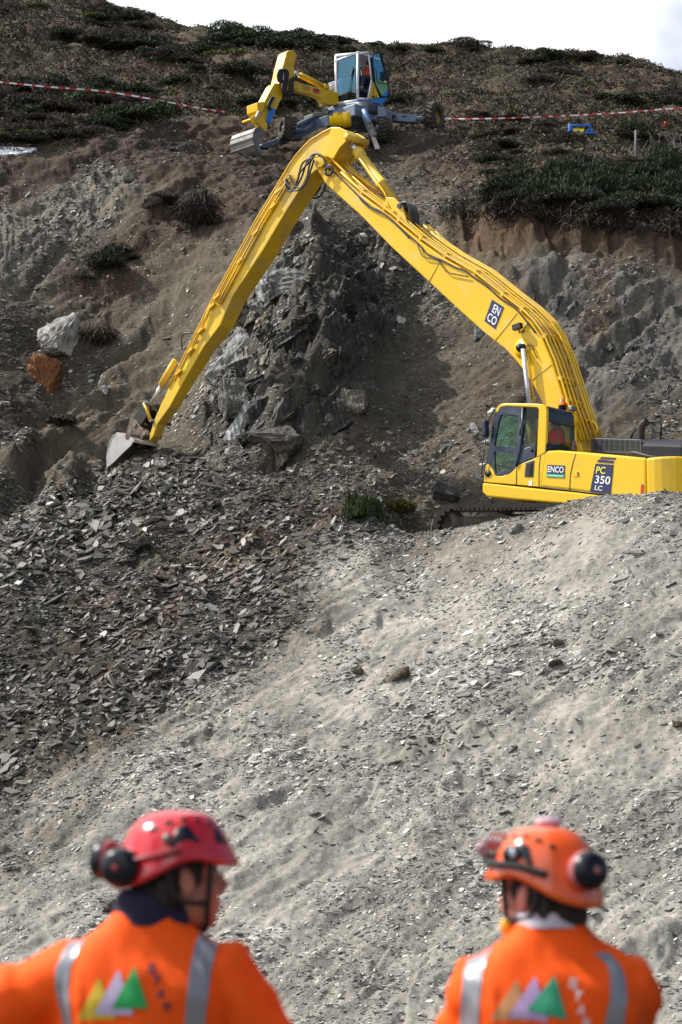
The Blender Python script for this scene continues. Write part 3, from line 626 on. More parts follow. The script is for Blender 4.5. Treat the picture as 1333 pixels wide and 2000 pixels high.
def remesh(mb, name, vox, m, parent, smooth=3, disp=None):
    me0 = mb.mesh(name + '_raw'); ob = bpy.data.objects.new('tmp', me0); COL.objects.link(ob)
    r = ob.modifiers.new('r', 'REMESH'); r.mode = 'VOXEL'; r.voxel_size = vox; r.use_smooth_shade = True
    if smooth: s = ob.modifiers.new('s', 'SMOOTH'); s.factor = 0.6; s.iterations = smooth
    dg = bpy.context.evaluated_depsgraph_get(); me = bpy.data.meshes.new_from_object(ob.evaluated_get(dg)); me.name = name
    bpy.data.objects.remove(ob); bpy.data.meshes.remove(me0)
    if disp is not None:
        co = np.empty(len(me.vertices) * 3, np.float32); me.vertices.foreach_get('co', co); co = co.reshape(-1, 3); no = np.empty(len(me.vertices) * 3, np.float32); me.vertices.foreach_get('normal', no); no = no.reshape(-1, 3)
        co = co + no * disp(co)[:, None]; me.vertices.foreach_set('co', co.ravel().astype(np.float32)); me.update()
    me.materials.clear(); me.materials.append(m); me.polygons.foreach_set('use_smooth', [True] * len(me.polygons))
    return link(name, me, None, parent)
M_skin = mat('skin', (.42, .20, .145), 0.5, spec=0.4, var=0.12, vscale=14)
M_hair = mat('dark_brown_hair', (.014, .010, .008), 0.6, var=0.3, vscale=60, bump=0.5, bscale=120)
M_trouser = mat('dark_work_trousers', (.03, .035, .05), 0.85, var=0.2)
M_hivis = mat('orange_high_visibility_cloth', (1.0, .102, .003), 0.75, spec=0.25, var=0.12, vscale=5, bump=0.15, bscale=350)
M_hivis_red = mat('red_orange_high_visibility_cloth', (1.0, .06, .012), 0.75, spec=0.2, var=0.06)
M_reflect = mat('reflective_tape', (.27, .27, .30), 0.35, 0.25, var=0.05)

# ================================================================== tracked long-reach excavator
TH = R(42)
EX = Frame((5.47, 51.5, 8.72), math.pi - TH)      # heading left and away from the camera, its left side faces the camera
exc = tag(empty('tracked_excavator', EX.O, EX.a), 'large yellow tracked excavator with a raised long boom, lettered ENCO and PC 350 LC', 'excavator')
YS = 1.5                                            # left side plane
N = Vector((0, 1, 0))
def side(pts, y=YS): return EX.xz(pts, y)
def P3(px, py, y): return EX.pl(px, py, y)

# ---- boom
BY = 0.33
boom_low = [(613,321),(637,360),(704,420),(766,484),(829,542),(891,600),(944,648),(985,680),(1008,704),(1026,728),(1042,752),(1059,787),(1074,830),(1086,880)]
boom_up = [(1138,880),(1122,842),(1107,797),(1093,753),(1078,705),(1059,660),(1040,632),(1016,609),(978,580),(925,537),(867,504),(819,470),(762,422),(704,379),(656,336),(634,309),(622,300),(613,306)]
boom_o = side(boom_low + boom_up, BY)
boom = MB().prism(boom_o, BY, -BY).build('boom', M_yel, exc, 0.03)
# flange weld lines on the near face
for a, b, c, d in ((965,668,1010,612),(1040,742,1078,712),(838,551,862,505)):
    w = MB(); w.tube([P3(a, b, BY + .002), P3(c, d, BY + .002)], .012, 6); w.build('weld_seam', M_yel_dusty, boom)
# boom foot bracket, tip lugs
fb = MB(); fb.prism(side([(1085,872),(1135,866),(1150,905),(1070,905)], .38), .42, .36); fb.prism(side([(1085,872),(1135,866),(1150,905),(1070,905)], .38), -.36, -.42); fb.build('boom_foot_bracket', M_yel, exc, .02)
tl = MB(); tl.lathe(P3(628, 315, .36), (0, -1, 0), [(-.06, .001), (-.06, .17), (.78, .17), (.78, .001)]); tl.build('boom_tip_pin', M_yel_dusty, exc, .01)
# ---- pipe bundle along the boom
up_pts = [P3(a, b, 0) for a, b in [(1122,842),(1107,797),(1093,753),(1078,705),(1059,660),(1040,632),(1016,609),(978,580),(925,537),(867,504),(819,470),(762,422),(704,379),(656,336)]]
up_xz = side([(1130,862),(1107,797),(1093,753),(1078,705),(1059,660),(1040,632),(1016,609),(978,580),(925,537),(867,504),(819,470),(762,422),(704,379),(662,341)], BY)
def normal_off(P, d):
    out = []
    for i, p in enumerate(P):
        a = P[max(i - 1, 0)]; b = P[min(i + 1, len(P) - 1)]; t = Vector((b[0] - a[0], b[1] - a[1])).normalized(); out.append((p[0] - (-t.y) * -d * -1, p[1] - t.x * -d * -1))
    return out
def off_path(P, d):
    """shift an (x,z) polyline outward (towards the boom's upper side)"""
    out = []
    for i, p in enumerate(P):
        a = P[max(i - 1, 0)]; b = P[min(i + 1, len(P) - 1)]; t = Vector((b[0] - a[0], b[1] - a[1])).normalized()
        nn = Vector((-t.y, t.x))
        if nn.y < 0 and abs(nn.y) > 0.2: nn = -nn
        if abs(nn.y) <= 0.2 and nn.x > 0: nn = -nn
        out.append((p[0] + nn.x * d, p[1] + nn.y * d))
    return out
NP = 8
for k in range(NP):
    y = BY - .03 - k * (2 * BY - .08) / (NP - 1); d = .075 + .03 * (k % 3); r = (.030, .022, .024)[k % 3]
    n_in = 0 if k in (0, 2, 5) else (1 if k % 2 else 0)
    P = off_path(up_xz, d)[0:len(up_xz) - (0 if k % 2 else 3 if k in (4, ) else 0)]
    yw = [y + .012 * math.sin(i * 1.7 + k) for i in range(len(P))]
    # pipes spread sideways over the bend near the foot
    yy = [yw[i] + (-.10 * (k / NP) if i < 5 else 0) for i in range(len(P))]
    MB().tube([(P[i][0], yy[i], P[i][1]) for i in range(len(P))], r, 8).build('hydraulic_pipe', M_yel_dusty, exc)
# upper bundle from the arm cylinder back down, standing proud on brackets
hi_xz = side([(800,441),(829,450),(880,492),(968,560),(1040,610),(1082,648),(1101,700),(1120,760),(1140,830)], BY)
for k in range(3):
    P = off_path(side([(795,446),(829,477),(867,504),(925,537),(978,580),(1016,609),(1040,632),(1059,660),(1078,705),(1093,753),(1107,797),(1130,862)], BY), .20 + .015 * k)
    MB().tube([(p[0], -.12 - k * .075, p[1]) for p in P], .024, 8).build('hydraulic_pipe', M_yel_dusty, exc)
for i, (a, b) in enumerate([(704,379),(735,401),(790,446),(819,470),(867,504),(925,537),(978,580),(1016,609),(1059,660),(1086,730),(1100,775)]):
    p = side([(a, b)], BY)[0]; q0 = off_path(up_xz, .10); dd = min(q0, key=lambda t: (t[0] - p[0]) ** 2 + (t[1] - p[1]) ** 2)
    MB().box((p[0] * .5 + dd[0] * .5, 0, p[1] * .5 + dd[1] * .5 + .02), (.10, 2 * BY - .02, .09), Matrix.Rotation(R(35), 3, 'Y')).build('pipe_clamp', M_yel, exc, .01)
    MB().cyl((dd[0], BY - .05, dd[1] + .03), (dd[0], -BY + .05, dd[1] + .03), .018, 8).build('clamp_bolt', M_yel_dusty, exc)
# black cable looping along the near upper edge
cb = []
for i, (a, b) in enumerate([(628,322),(650,334),(668,350),(690,372),(704,386),(725,404),(742,412),(762,426),(790,452),(819,478),(832,494),(850,503),(867,510),(890,522),(908,528),(925,541),(948,556),(978,583),(1000,596),(1016,612),(1034,634),(1046,650)]):
    cb.append(P3(a, b, BY + .03))
MB().tube(catmull(cb, 4), .020, 8).build('electric_cable', M_black, exc)
MB().tube(catmull([P3(a, b, BY + .05) for a, b in [(700,382),(712,398),(735,412),(752,420),(775,440),(800,466)]], 4), .014, 6).build('electric_cable', M_black, exc)
MB().tube(catmull([P3(a, b, BY + .05) for a, b in [(815,476),(826,500),(842,505),(858,510),(872,530),(892,536),(915,540)]], 4), .013, 6).build('electric_cable', M_black, exc)
# ENCO sign on the boom
q = [P3(962,585,BY), P3(985,600,BY), P3(968,643,BY), P3(947,627,BY)]
sg = panel(q, N * .012, .010, 'boom_sign', M_navysign, exc)
quad_text('EN', sub_quad(q, .30, .88, .10, .46, N * .016), 'lettering', M_whitesign, sg, .012)
quad_text('CO', sub_quad(q, .14, .90, .54, .90, N * .016), 'lettering', M_whitesign, sg, .014)
# black work light and boom cylinder pin
wl = MB(); c = P3(1011, 638, BY + .12); wl.box(c, (.22, .12, .12), Matrix.Rotation(R(8), 3, 'Y')); wl.tube([c, P3(1016, 650, BY + .04), P3(1022, 645, BY)], .02, 6); wl.build('work_light', M_black, exc, .01)
MB().tube([P3(1022,648,BY+.03), P3(1032,628,BY+.02)], .018, 6).build('light_bracket', M_steel, exc)
pn = MB(); c = P3(1021, 680, BY + .02); pn.lathe(c, (0, 1, 0), [(0, .10), (.10, .10), (.10, .07), (.16, .07), (.16, .001)]); pn.build('cylinder_pin', M_black, exc)
pn = MB(); pn.lathe(P3(1021, 680, BY), (0, 1, 0), [(0, .22), (.02, .22), (.02, .001)]); pn.build('pin_boss', M_yel, exc)
MB().tube(catmull([P3(a, b, BY + .04) for a, b in [(1030,674),(1038,674),(1042,682),(1046,692),(1050,700)]], 4), .012, 6).build('grease_hose', M_black, exc)
for sy in (1, -1):
    yb = sy * (BY + .14); A_ = P3(1022, 682, .47); B_ = P3(1036, 800, .47); A_ = Vector((A_.x, yb, A_.z)); B_ = Vector((B_.x, yb, B_.z)); E_ = B_ + (B_ - A_) * .55
    MB().cyl(A_, A_ + (B_ - A_) * 1.02, .052, 18).build('boom_cylinder_rod', M_chrome, exc)
    MB().lathe(B_, E_ - B_, [(0, .06), (0, .12), (.9, .12), (.9, .001)], 18).build('boom_cylinder', M_yel, exc)
MB().tube([P3(1031,690,.40), P3(1044,786,.40)], .022, 8).build('rod_guard', M_yel_dusty, exc)

# ---- arm (its underside faces the operator, right in the picture)
AY = 0.27
arm_left = [(658,249),(648,251),(630,260),(609,273),(595,286),(582,301),(568,320),(554,343),(504,425),(453,519),(414,589),(383,651),(352,714),(330,757),(314,791),(303,816),(294,845),(291,862)]
arm_right = [(300,852),(308,828),(332,795),(359,745),(398,678),(430,636),(453,581),(515,487),(560,411),(605,343),(617,333),(629,330),(640,322),(652,308),(664,290),(676,272),(677,258),(668,251)]
arm_o = side(arm_left + arm_right, AY)
arm = MB().prism(arm_o, AY, -AY).build('arm', M_yel_dusty, exc, 0.025)
z_hi, z_lo = side([(460, 560)], AY)[0][1], side([(300, 850)], AY)[0][1]
for v in arm.data.vertices:      # the stick narrows towards the bucket
    if v.co.y < 0: v.co.y += .26 * max(0, min(1, (z_hi - v.co.z) / (z_hi - z_lo)))
e = side(arm_left[:14], AY)
rim = MB()
for yy in (AY + .02, -AY - .02):
    o1 = off_path(e, .0); rim.tube([(p[0], yy, p[1]) for p in o1], .022, 6)
rim.build('edge_flange', M_yel, arm)
MB().tube([P3(657, 251, AY + .006), P3(650, 278, AY + .006), P3(636, 305, AY + .006)], .018, 6).build('weld_seam', M_yel, arm)
for yy in (AY + .05, -AY - .05):
    lp = MB(); lp.prism(side([(652,250),(668,250),(682,258),(684,268),(680,278),(668,290),(655,312),(636,305)], AY), yy + .03, yy - .03); lp.build('lug_plate', M_yel, arm, .015)
MB().lathe(P3(677, 266, AY + .10), (0, -1, 0), [(0, .001), (0, .085), (.74, .085), (.74, .001)]).build('arm_pin', M_yel_dusty, exc)
# pipes on the near face of the arm
for k in range(4):
    base = [(560,338),(540,372),(504,430),(453,524),(418,590)] if k < 3 else [(552,345),(504,424),(453,518),(414,588),(383,650),(352,713),(340,738)]
    P = [P3(a + 4 + k * 4.2 if k < 3 else a + 1, b + 1 + k * 1.8, AY + .05 + .012 * (k % 2)) for a, b in base]
    MB().tube(P, .026 if k == 1 else .021, 8).build('arm_pipe', M_yel_dusty, exc)
MB().tube([P3(a, b, AY + .05) for a, b in [(412,593),(404,612),(395,640),(372,690),(352,722),(342,742)]], .018, 8).build('arm_pipe', M_yel_dusty, exc)
for a, b in [(545,373),(535,403),(500,455),(470,510),(425,580),(415,598),(393,646),(373,685),(350,728)]:
    MB().box(P3(a, b, AY + .05), (.22, .09, .06), Matrix.Rotation(R(28), 3, 'Y')).build('pipe_clamp', M_yel, exc, .008)
MB().tube(catmull([P3(a, b, AY + .1) for a, b in [(376,650),(360,652),(355,662),(356,684)]], 4), .02, 6).build('hose_loop', M_hose, exc)
# hoses looping from boom tip to the arm
for k, loop in enumerate([[(608,308),(592,318),(584,340),(580,358),(572,370),(566,372),(562,352)], [(612,306),(600,316),(590,345),(578,366),(568,374),(560,368),(560,348)], [(616,303),(606,318),(600,345),(590,364),(580,366),(570,352),(566,342)], [(614,312),(608,330),(600,352),(588,368),(576,372),(564,362),(558,352)], [(612,308),(596,326),(586,338),(582,352),(577,356)]]):
    MB().tube(catmull([P3(a, b, AY + .16 + .05 * k) for a, b in loop], 5), .024, 8).build('hydraulic_hose', M_hose, exc)
for k, loop in enumerate([[(628,352),(625,366),(618,378),(608,382),(606,372)], [(637,356),(633,372),(624,384),(612,386),(604,374)]]):
    MB().tube(catmull([P3(a, b, -.35 - .06 * k) for a, b in loop], 5), .026, 8).build('hydraulic_hose', M_hose, exc)
MB().tube(catmull([P3(a, b, BY + .10) for a, b in [(604,312),(612,302),(622,301),(632,308),(638,322),(644,330)]], 4), .03, 8).build('hydraulic_hose', M_hose, exc)
tr = MB(); c = P3(643, 333, BY + .08); tr.tube([c + Vector((.12 * math.cos(w), 0, .12 * math.sin(w))) for w in np.linspace(0, 2 * math.pi, 17)], .03, 6); tr.build('lifting_ring', M_hose, exc)
for k in range(3):
    MB().tube([P3(a, b, BY - .05 - .1 * k) for a, b in [(636, 304 + k), (646, 308 + k), (672, 334), (690, 352)]], .028, 8).build('tip_pipe', M_yel, exc)
# arm cylinder
A_ = P3(677, 270, 0); B_ = P3(700, 297, 0); C_ = P3(776, 400, 0)
MB().cyl(A_, B_, .075, 18).build('arm_cylinder_rod', M_chrome, exc)
dv = (C_ - B_).normalized(); L = (C_ - B_).length
MB().lathe(B_ - dv * .05, dv, [(0, .001), (0, .135), (.22, .145), (.24, .118), (1.2, .118), (1.21, .135), (1.3, .135), (1.31, .118), (L, .118), (L, .001)], 22).build('arm_cylinder', M_yel_dusty, exc)
MB().tube([B_ + dv * .3 + Vector((0, .16, 0)), C_ - dv * .4 + Vector((0, .16, 0)), C_ + Vector((0, .2, -.2))], .025, 8).build('cylinder_pipe', M_yel, exc)
MB().tube([P3(a, b, .0) for a, b in [(657,311),(700,345),(745,378)]], .026, 8).build('cylinder_pipe', M_yel_dusty, exc)
MB().tube([P3(a, b, -.1) for a, b in [(675,312),(683,326),(740,372)]], .024, 8).build('cylinder_pipe', M_yel_dusty, exc)
br = MB()
for yy in (.17, -.17): br.prism(side([(757,410),(766,388),(782,390),(796,405),(806,436),(800,448),(770,428)], 0), yy + .03, yy - .03)
br.build('cylinder_bracket', M_yel_dusty, exc, .015)
MB().cyl(P3(779, 402, .24), P3(779, 402, .24) + Vector((0, -.48, 0)), .06, 14).build('bracket_pin', M_dark, exc)
for k in range(4):
    MB().tube(catmull([P3(a + 5 * k, b + 2 * k, .1 - .12 * k) for a, b in [(772,388),(782,396),(795,396),(800,408),(803,428),(806,436)]], 5), .026, 8).build('hydraulic_hose', M_hose, exc)
# faint warning decal and tag on the arm
panel([P3(363,709,AY),P3(369,702,AY),P3(366,722,AY),P3(357,730,AY)], N * .006, .004, 'warning_decal', M_yelsign, exc)
# bucket cylinder at the top side of the arm
A_ = P3(343, 704, .05); B_ = P3(315, 752, .05); C_ = P3(297, 785, .05)
MB().lathe(A_, B_ - A_, [(0, .001), (0, .085), ((B_ - A_).length, .085), ((B_ - A_).length + .01, .001)], 16).build('bucket_cylinder', M_yel_dusty, exc)
MB().cyl(B_, C_, .04, 14).build('bucket_cylinder_rod', M_chrome, exc)
# linkage, coupler, bucket
lk = MB(); 
for yy in (.14, -.14): lk.prism(side([(281,786),(292,783),(304,788),(302,806),(285,834),(274,827),(270,818),(281,801)], 0), yy + .04, yy - .04)
lk.prism(side([(283,800),(298,800),(284,826),(276,820)], 0), .1, -.1); lk.build('bucket_linkage', M_black, exc, .015)
MB().tube([P3(282, 787, .32), P3(287, 800, .32), P3(294, 821, .32)], [.05, .035, .05], 10).build('side_link', M_yel_dusty, exc)
MB().cyl(P3(282, 787, .36), P3(282, 787, .36) + Vector((0, -.7, 0)), .05, 12).build('linkage_pin', M_steel, exc)
MB().cyl(P3(294, 821, .36), P3(294, 821, .36) + Vector((0, -.7, 0)), .045, 12).build('linkage_pin', M_steel, exc)
cp_ = MB()
for yy in (.24, -.24): cp_.prism(side([(250,850),(252,838),(257,826),(266,820),(272,824),(278,834),(284,838),(285,850),(280,866),(274,876),(262,872),(258,858)], .2), yy + .03, yy - .03)
cp_.prism(side([(256,836),(276,840),(278,862),(262,866)], .2), .2, -.2)
cp_.build('quick_coupler', M_brownst, exc, .015)
for a, b in ((262, 829), (281, 846), (253, 843)): MB().cyl(P3(a, b, .3), P3(a, b, .3) + Vector((0, -.6, 0)), .06, 14).build('coupler_pin', M_steel, exc)
out = side([(262,858),(252,850),(240,845),(229,844),(220,850),(214,862),(210,877),(208,893),(209,914)], .6); inn = side([(262,864),(251,855),(240,850),(230,850),(222,856),(217,867),(213,880),(211,893),(211,912)], .6)
bk = MB(); bk.prism(out + inn[::-1], .6, -.3)
for yy in (.6, -.26): bk.prism(out[:-1] + side([(209,914),(222,903),(240,885),(256,870)], .6), yy, yy - .04)
bk.build('bucket', mat('pale_scoured_bucket', (.50, .48, .46), .5, .1, var=.1, vscale=4, dirt=(.30, .25, .18), dscale=3, damt=.3), exc, .008)
for k in range(5):
    yy = .54 - k * .195; t = MB(); p = out[-1]; t.prism([(p[0] + .04, p[1] + .1), (p[0] - .04, p[1] + .1), (p[0] - .015, p[1] - .16), (p[0] + .01, p[1] - .16)], yy + .05, yy - .05); t.build('bucket_tooth', M_steel, exc, .01)
MB().cyl(P3(250, 852, .6), P3(250, 852, .6) + Vector((0, -.9, 0)), .10, 16).build('bucket_tube', M_brownst, exc)

# ---- upper structure
def edge_z(px, pts): return pline(pts, px)
H0 = -1.5
# body side outline: top deck, bottom
body_o = side([(1064,884),(1070,880),(1090,879),(1130,882),(1200,888),(1262,894),(1262,968),(1262,975),(1195,968),(1120,958),(1056,951)])
hb = MB(); hb.prism(body_o, YS, H0); house = hb.build('engine_house', M_yel_clean, exc, .05, 3)
lip = MB(); lip.prism(side([(943,943),(1000,949),(1056,955),(1120,961),(1195,970),(1262,977),(1262,996),(1195,990),(1100,984),(1000,975),(952,970),(943,962)]), YS + .02, H0)
lip.build('lower_skirt', M_yel_clean, exc, .04, 3)
# panel seams, latch, reflector
for a, b, c, d in ((1125,886,1113,960),):
    MB().box((0, 0, 0), (0, 0, 0)).v.clear() if False else None
    MB().tube([P3(a, b, YS + .001), P3(1119, 905, YS + .001), P3(1114, 930, YS + .001), P3(c, d, YS + .001)], .010, 6).build('panel_seam', M_dark, house)
MB().tube([P3(1056, 951, YS + .004), P3(1262, 975, YS + .004)], .012, 6).build('panel_seam', M_dark, house)
MB().prism(side([(1122,922),(1131,921),(1130,931),(1121,931)]), YS + .012, YS - .01).build('latch', M_yel, house, .004)
MB().prism(side([(1129,922),(1130.5,922),(1130,929),(1128.7,929)]), YS + .02, YS).build('latch_slot', M_black, house)
MB().prism(side([(1253,946),(1258,946),(1257,964),(1252,964)]), YS + .01, YS - .01).build('reflector', M_red, house)
# counterweight with rounded rear corner
cwt = side([(1262,894)])[0]; xr = cwt[0]; zt = cwt[1]; zb = side([(1262,990)])[0][1]
prof = []
for k in range(9):
    w = k / 8 * math.pi / 2; prof.append((xr - .75 * math.sin(w) - .05, YS - .75 * (1 - math.cos(w))))
ring = [(xr, YS)] + prof; ring = ring + [(x_, -y_) for x_, y_ in ring[::-1]]
cw = MB(); nR = len(ring)
def rr(z, s=1.0): return [Vector((xr + (x_ - xr) * s, y_ * (1 if s == 1 else .985), z)) for x_, y_ in ring]
cw.loft(rr(zt - .06), rr(zb + .02)); cw.loft(rr(zt - .0, .97), rr(zt - .06)); cwo = cw.build('counterweight', M_yel_clean, exc, .04, 3)
# signs on the house side
q = [P3(1070,908,YS), P3(1104,909.5,YS), P3(1103,933.5,YS), P3(1068.5,931.5,YS)]
sg = panel(q, N * .010, .008, 'company_sign', M_navysign, exc)
quad_text('ENCO', sub_quad(q, .05, .96, .10, .60, N * .015), 'lettering', M_whitesign, sg, .016)
panel(sub_quad(q, 0, 1, .72, 1.0), N * .014, .006, 'green_band', M_greensign, sg)
panel(sub_quad(q, .06, .94, .84, .90), N * .017, .004, 'small_print_line', M_whitesign, sg)
q = [P3(1167,906,YS), P3(1199,908,YS), P3(1193.5,964.5,YS), P3(1153,960,YS)]
q[0] = P3(1164, 905.5, YS)
sg = panel(q, N * .010, .008, 'model_sign', M_navysign, exc)
quad_text('PC', sub_quad([P3(1163,906,YS),P3(1199,908,YS),P3(1193.5,964.5,YS),P3(1153,960,YS)], .14, .62, .09, .34, N * .016), 'lettering', M_yelsign, sg, .012)
quad_text('350', sub_quad([P3(1163,906,YS),P3(1199,908,YS),P3(1193.5,964.5,YS),P3(1153,960,YS)], .16, .93, .41, .69, N * .016), 'lettering', M_whitesign, sg, .012)
quad_text('LC', sub_quad([P3(1163,906,YS),P3(1199,908,YS),P3(1193.5,964.5,YS),P3(1153,960,YS)], .22, .58, .76, .93, N * .016), 'lettering', M_whitesign, sg, .014)
for a in ([(1170,897.5),(1200,900),(1199,905),(1167,902.5)], [(1176,892.5),(1204,894.5),(1202,897.5),(1172,896)]):
    panel([P3(*t, YS) for t in a], N * .010, .008, 'sign_stripe', M_navysign, exc)
# ---- engine hood on the right rear deck
xa = EX.pxw
hz0 = side([(1156,884)], .2)[0]
hx0 = P3(1156, 870, .35).x; zt1 = P3(1156, 851, .35).z; zb1 = P3(1156, 886, .35).z - .1
hx1 = xr - .15; drop = (hx0 - hx1) * .155
ringh = [(.36, 0), (.36, .62), (.335, .76), (.27, .88), (.16, .97), (.0, 1.03), (-.3, 1.05), (-1.1, .98), (-1.25, .85), (-1.3, .6), (-1.3, 0)]
hh = zt1 - zb1
A = [Vector((hx0, y_, zb1 + h_ * hh)) for y_, h_ in ringh]; gp = MB(); gp.prism([(hx0 + .01, zb1 + hh * .90), (hx0 - 1.30, zb1 + hh * .90 - 1.3 * .155), (hx0 - 1.30, zb1 + hh * .25 - 1.3 * .155), (hx0 + .01, zb1 + hh * .25)], .368, .34); gp.build('grille_panel', mat('pale_grey_panel', (.05, .055, .07), .5), exc, .01); Bq = [Vector((hx1, y_, zb1 - drop + h_ * hh)) for y_, h_ in ringh]
hood = MB().loft(A, Bq).build('engine_hood', mat('blue_black_hood', (.012, .014, .022), .6, spec=.25, var=.2, vscale=2), exc, .06, 4)
gr = MB()
for i in range(9):
    for j in range(3):
        gx = hx0 - .12 - i * .135; gz = zb1 - (hx0 - gx) * .155 + hh * (.78 - j * .16)
        gr.box((gx, .362, gz), (.095, .03, .06))
gr.build('hood_grille', M_black, hood)
MB().tube(catmull([P3(1252,865,.1), P3(1252,840,.1), P3(1256,829,.1), P3(1264,823,.1)], 4), .085, 14).build('exhaust_pipe', mat('rusty_exhaust', (.045, .035, .032), .7, .3, var=.3), exc)
MB().tube([P3(1230,862,-.2), P3(1236,846,-.2), P3(1256,824,-.2), P3(1290,824,-.2), P3(1292,828,-.2), P3(1291,860,-.2)], .022, 8).build('hood_rail', M_black, exc)
MB().prism(side([(1272,856),(1276,836),(1284,846),(1276,852)], -.3), -.28, -.30).build('mirror_plate', M_dark, exc)
MB().tube([P3(1224,886,.9), P3(1240,884,1.0), P3(1270,892,1.0), P3(1310,895,1.0)], .035, 8).build('grab_bar', M_black, exc)
# yellow handrails and pipes beside the boom foot
for y_ in (-.45, -.15): MB().tube(catmull([P3(a, b, y_) for a, b in [(1130,818),(1146,820),(1162,826),(1168,842),(1160,848)]], 4), .03, 8).build('handrail', M_yel, exc)
MB().tube([P3(a, b, -.3) for a, b in [(1130,835),(1150,842),(1166,858)]], .03, 8).build('handrail', M_yel, exc)
MB().prism(side([(1134,850),(1160,856),(1160,886),(1134,884)], -.2), -.1, -.4).build('valve_cover', M_yel_dusty, exc, .02)
for k in range(4): MB().tube(catmull([P3(1128 + 6 * k, 800 + 6 * k, -.1 * k), P3(1136 + 5 * k, 830, -.1 * k), P3(1140 + 4 * k, 860, -.1 * k), P3(1146 + 4 * k, 880, -.1 * k)], 4), .026, 8).build('hydraulic_hose', M_yel_dusty, exc)
MB().lathe(P3(1121, 880, .9), (0, 0, 1), [(0, .07), (.1, .07), (.12, .05), (.2, .045), (.22, .001)]).build('filler_cap', M_brownst, exc)

# ---- cab
YC0 = YS - 0.02; YC1 = YC0 - 1.05
cab_out = side([(945,941),(948,925),(952,905),(957,868),(963,828),(968,804),(972,795),(979,789),(990,787.5),(1050,788.5),(1060,789.5),(1067,794),(1069,802),(1068,850),(1066,882),(1057,951)], YC0)
W_in = 0.0
cab = empty('cab', (0, 0, 0)); cab.parent = exc
def cpris(pts, y0, y1, name, m, par=None, b=.012): return MB().prism(side(pts, YC0), y0, y1).build(name, m, par or cab, b)
# lower body of the cab
cpris([(945,941),(947,925),(950,908),(955,905),(962,911),(966,921),(968,929),(980,930),(996,925),(1004,917),(1008,911),(1020,905),(1038,898),(1050,892),(1066,884),(1057,951)], YC0, YC0 - .05, 'side_panel', M_yel_clean)
cpris([(946,941),(948,928),(1060,928),(1058,951)], YC0 - .05, YC1, 'cab_floor', M_yel_clean)
# yellow roof band and rear pillar on the left side
cpris([(968,806),(972,795),(979,789),(990,787.5),(1050,788.5),(1060,789.5),(1067,794),(1069,802),(1068,850),(1066,884),(1049,894),(1050,870),(1052,830),(1053,800),(1050,796),(990,793.5),(978,796),(973,806)], YC0 + .01, YC0 - .07, 'pillar_frame', M_yel_clean, b=.018)
rf = MB(); r_o = side([(970,800),(979,790),(990,788.5),(1050,789.5),(1062,791),(1067,797),(1067,803),(970,806)], YC0); rf.prism(r_o, YC0 - .06, YC1); rf.build('roof', M_navy, cab, .03, 3)
# door (dark blue frame, two panes) and fixed dark panel
dr = [(952,905),(957,868),(963,828),(969,803),(973,797),(980,794),(1022,795),(1020,830),(1016,875),(1009,910),(1000,920),(992,926),(968,929),(964,918),(957,908)]
up = [(979,810),(985,809),(1013,811),(1012,830),(1008,874),(966,871),(970,848),(974,826)]
lo = [(969,881),(1007,882),(1004,905),(1000,917),(994,923),(988,926),(966,930),(966,912)]
lo = [(966,882),(1007,884),(1004,905),(999,916),(991,922),(969,925),(966,910)]
def frame_with_holes(name, outer, holes, y0, y1, m, par):
    """flat frame with openings: triangulated between outline and holes, with real thickness"""
    bm = bmesh.new(); 
    edges = []
    for loop in [outer] + holes:
        vs = [bm.verts.new((p[0], y0, p[1])) for p in side(loop, YC0)]
        edges += [bm.edges.new((vs[i], vs[(i + 1) % len(vs)])) for i in range(len(vs))]
    r = bmesh.ops.triangle_fill(bm, use_beauty=True, use_dissolve=False, edges=edges)
    # drop faces that fell inside holes
    def inside(pt, poly):
        c = False
        for i in range(len(poly)):
            a, b = poly[i], poly[(i + 1) % len(poly)]
            if (a[1] > pt[1]) != (b[1] > pt[1]) and pt[0] < (b[0] - a[0]) * (pt[1] - a[1]) / (b[1] - a[1] + 1e-12) + a[0]: c = not c
        return c
    hl = [side(h, YC0) for h in holes]
    bad = [f for f in bm.faces if any(inside((f.calc_center_median().x, f.calc_center_median().z), h) for h in hl)]
    bmesh.ops.delete(bm, geom=bad, context='FACES')
    g = bmesh.ops.extrude_face_region(bm, geom=bm.faces[:])
    for v in g['geom']:
        if isinstance(v, bmesh.types.BMVert): v.co.y = y1
    bmesh.ops.recalc_face_normals(bm, faces=bm.faces)
    me = bpy.data.meshes.new(name); bm.to_mesh(me); bm.free(); return link(name, me, m, par)
door = frame_with_holes('door', dr, [up, lo], YC0 + .004, YC0 - .05, M_navy, cab)
cpris(up, YC0 - .025, YC0 - .033, 'window_glass', M_glass, door, 0); cpris(lo, YC0 - .025, YC0 - .033, 'window_glass', M_glass, door, 0)
win2 = [(1024,797),(1051,798),(1050,830),(1047,862),(1036,872),(1017,878),(1021,840),(1023,812)]
cpris(win2, YC0 - .02, YC0 - .028, 'rear_side_glass', M_glass2, cab, 0)
cpris([(1017,878),(1036,872),(1047,862),(1045,894),(1030,900),(1012,908)], YC0, YC0 - .05, 'dark_panel', M_navy)
MB().tube([P3(1022,796,YC0+.01), P3(1020,840,YC0+.01), P3(1016,880,YC0+.01), P3(1009,911,YC0+.01)], .03, 6).build('door_pillar', M_navy, cab)
MB().tube([P3(1018,828,YC0+.03), P3(1016,850,YC0+.03)], .018, 6).build('door_handle', M_black, door)
MB().tube([P3(1037,880,YC0+.01), P3(1041,879,YC0+.01)], .03, 6).build('door_lock', M_black, cab)
MB().prism(side([(1028,904),(1044,899),(1042,932),(1025,931)], YC0), YC0 + .012, YC0 - .02).build('vent_grille', M_dark, cab, .004)
vg = MB()
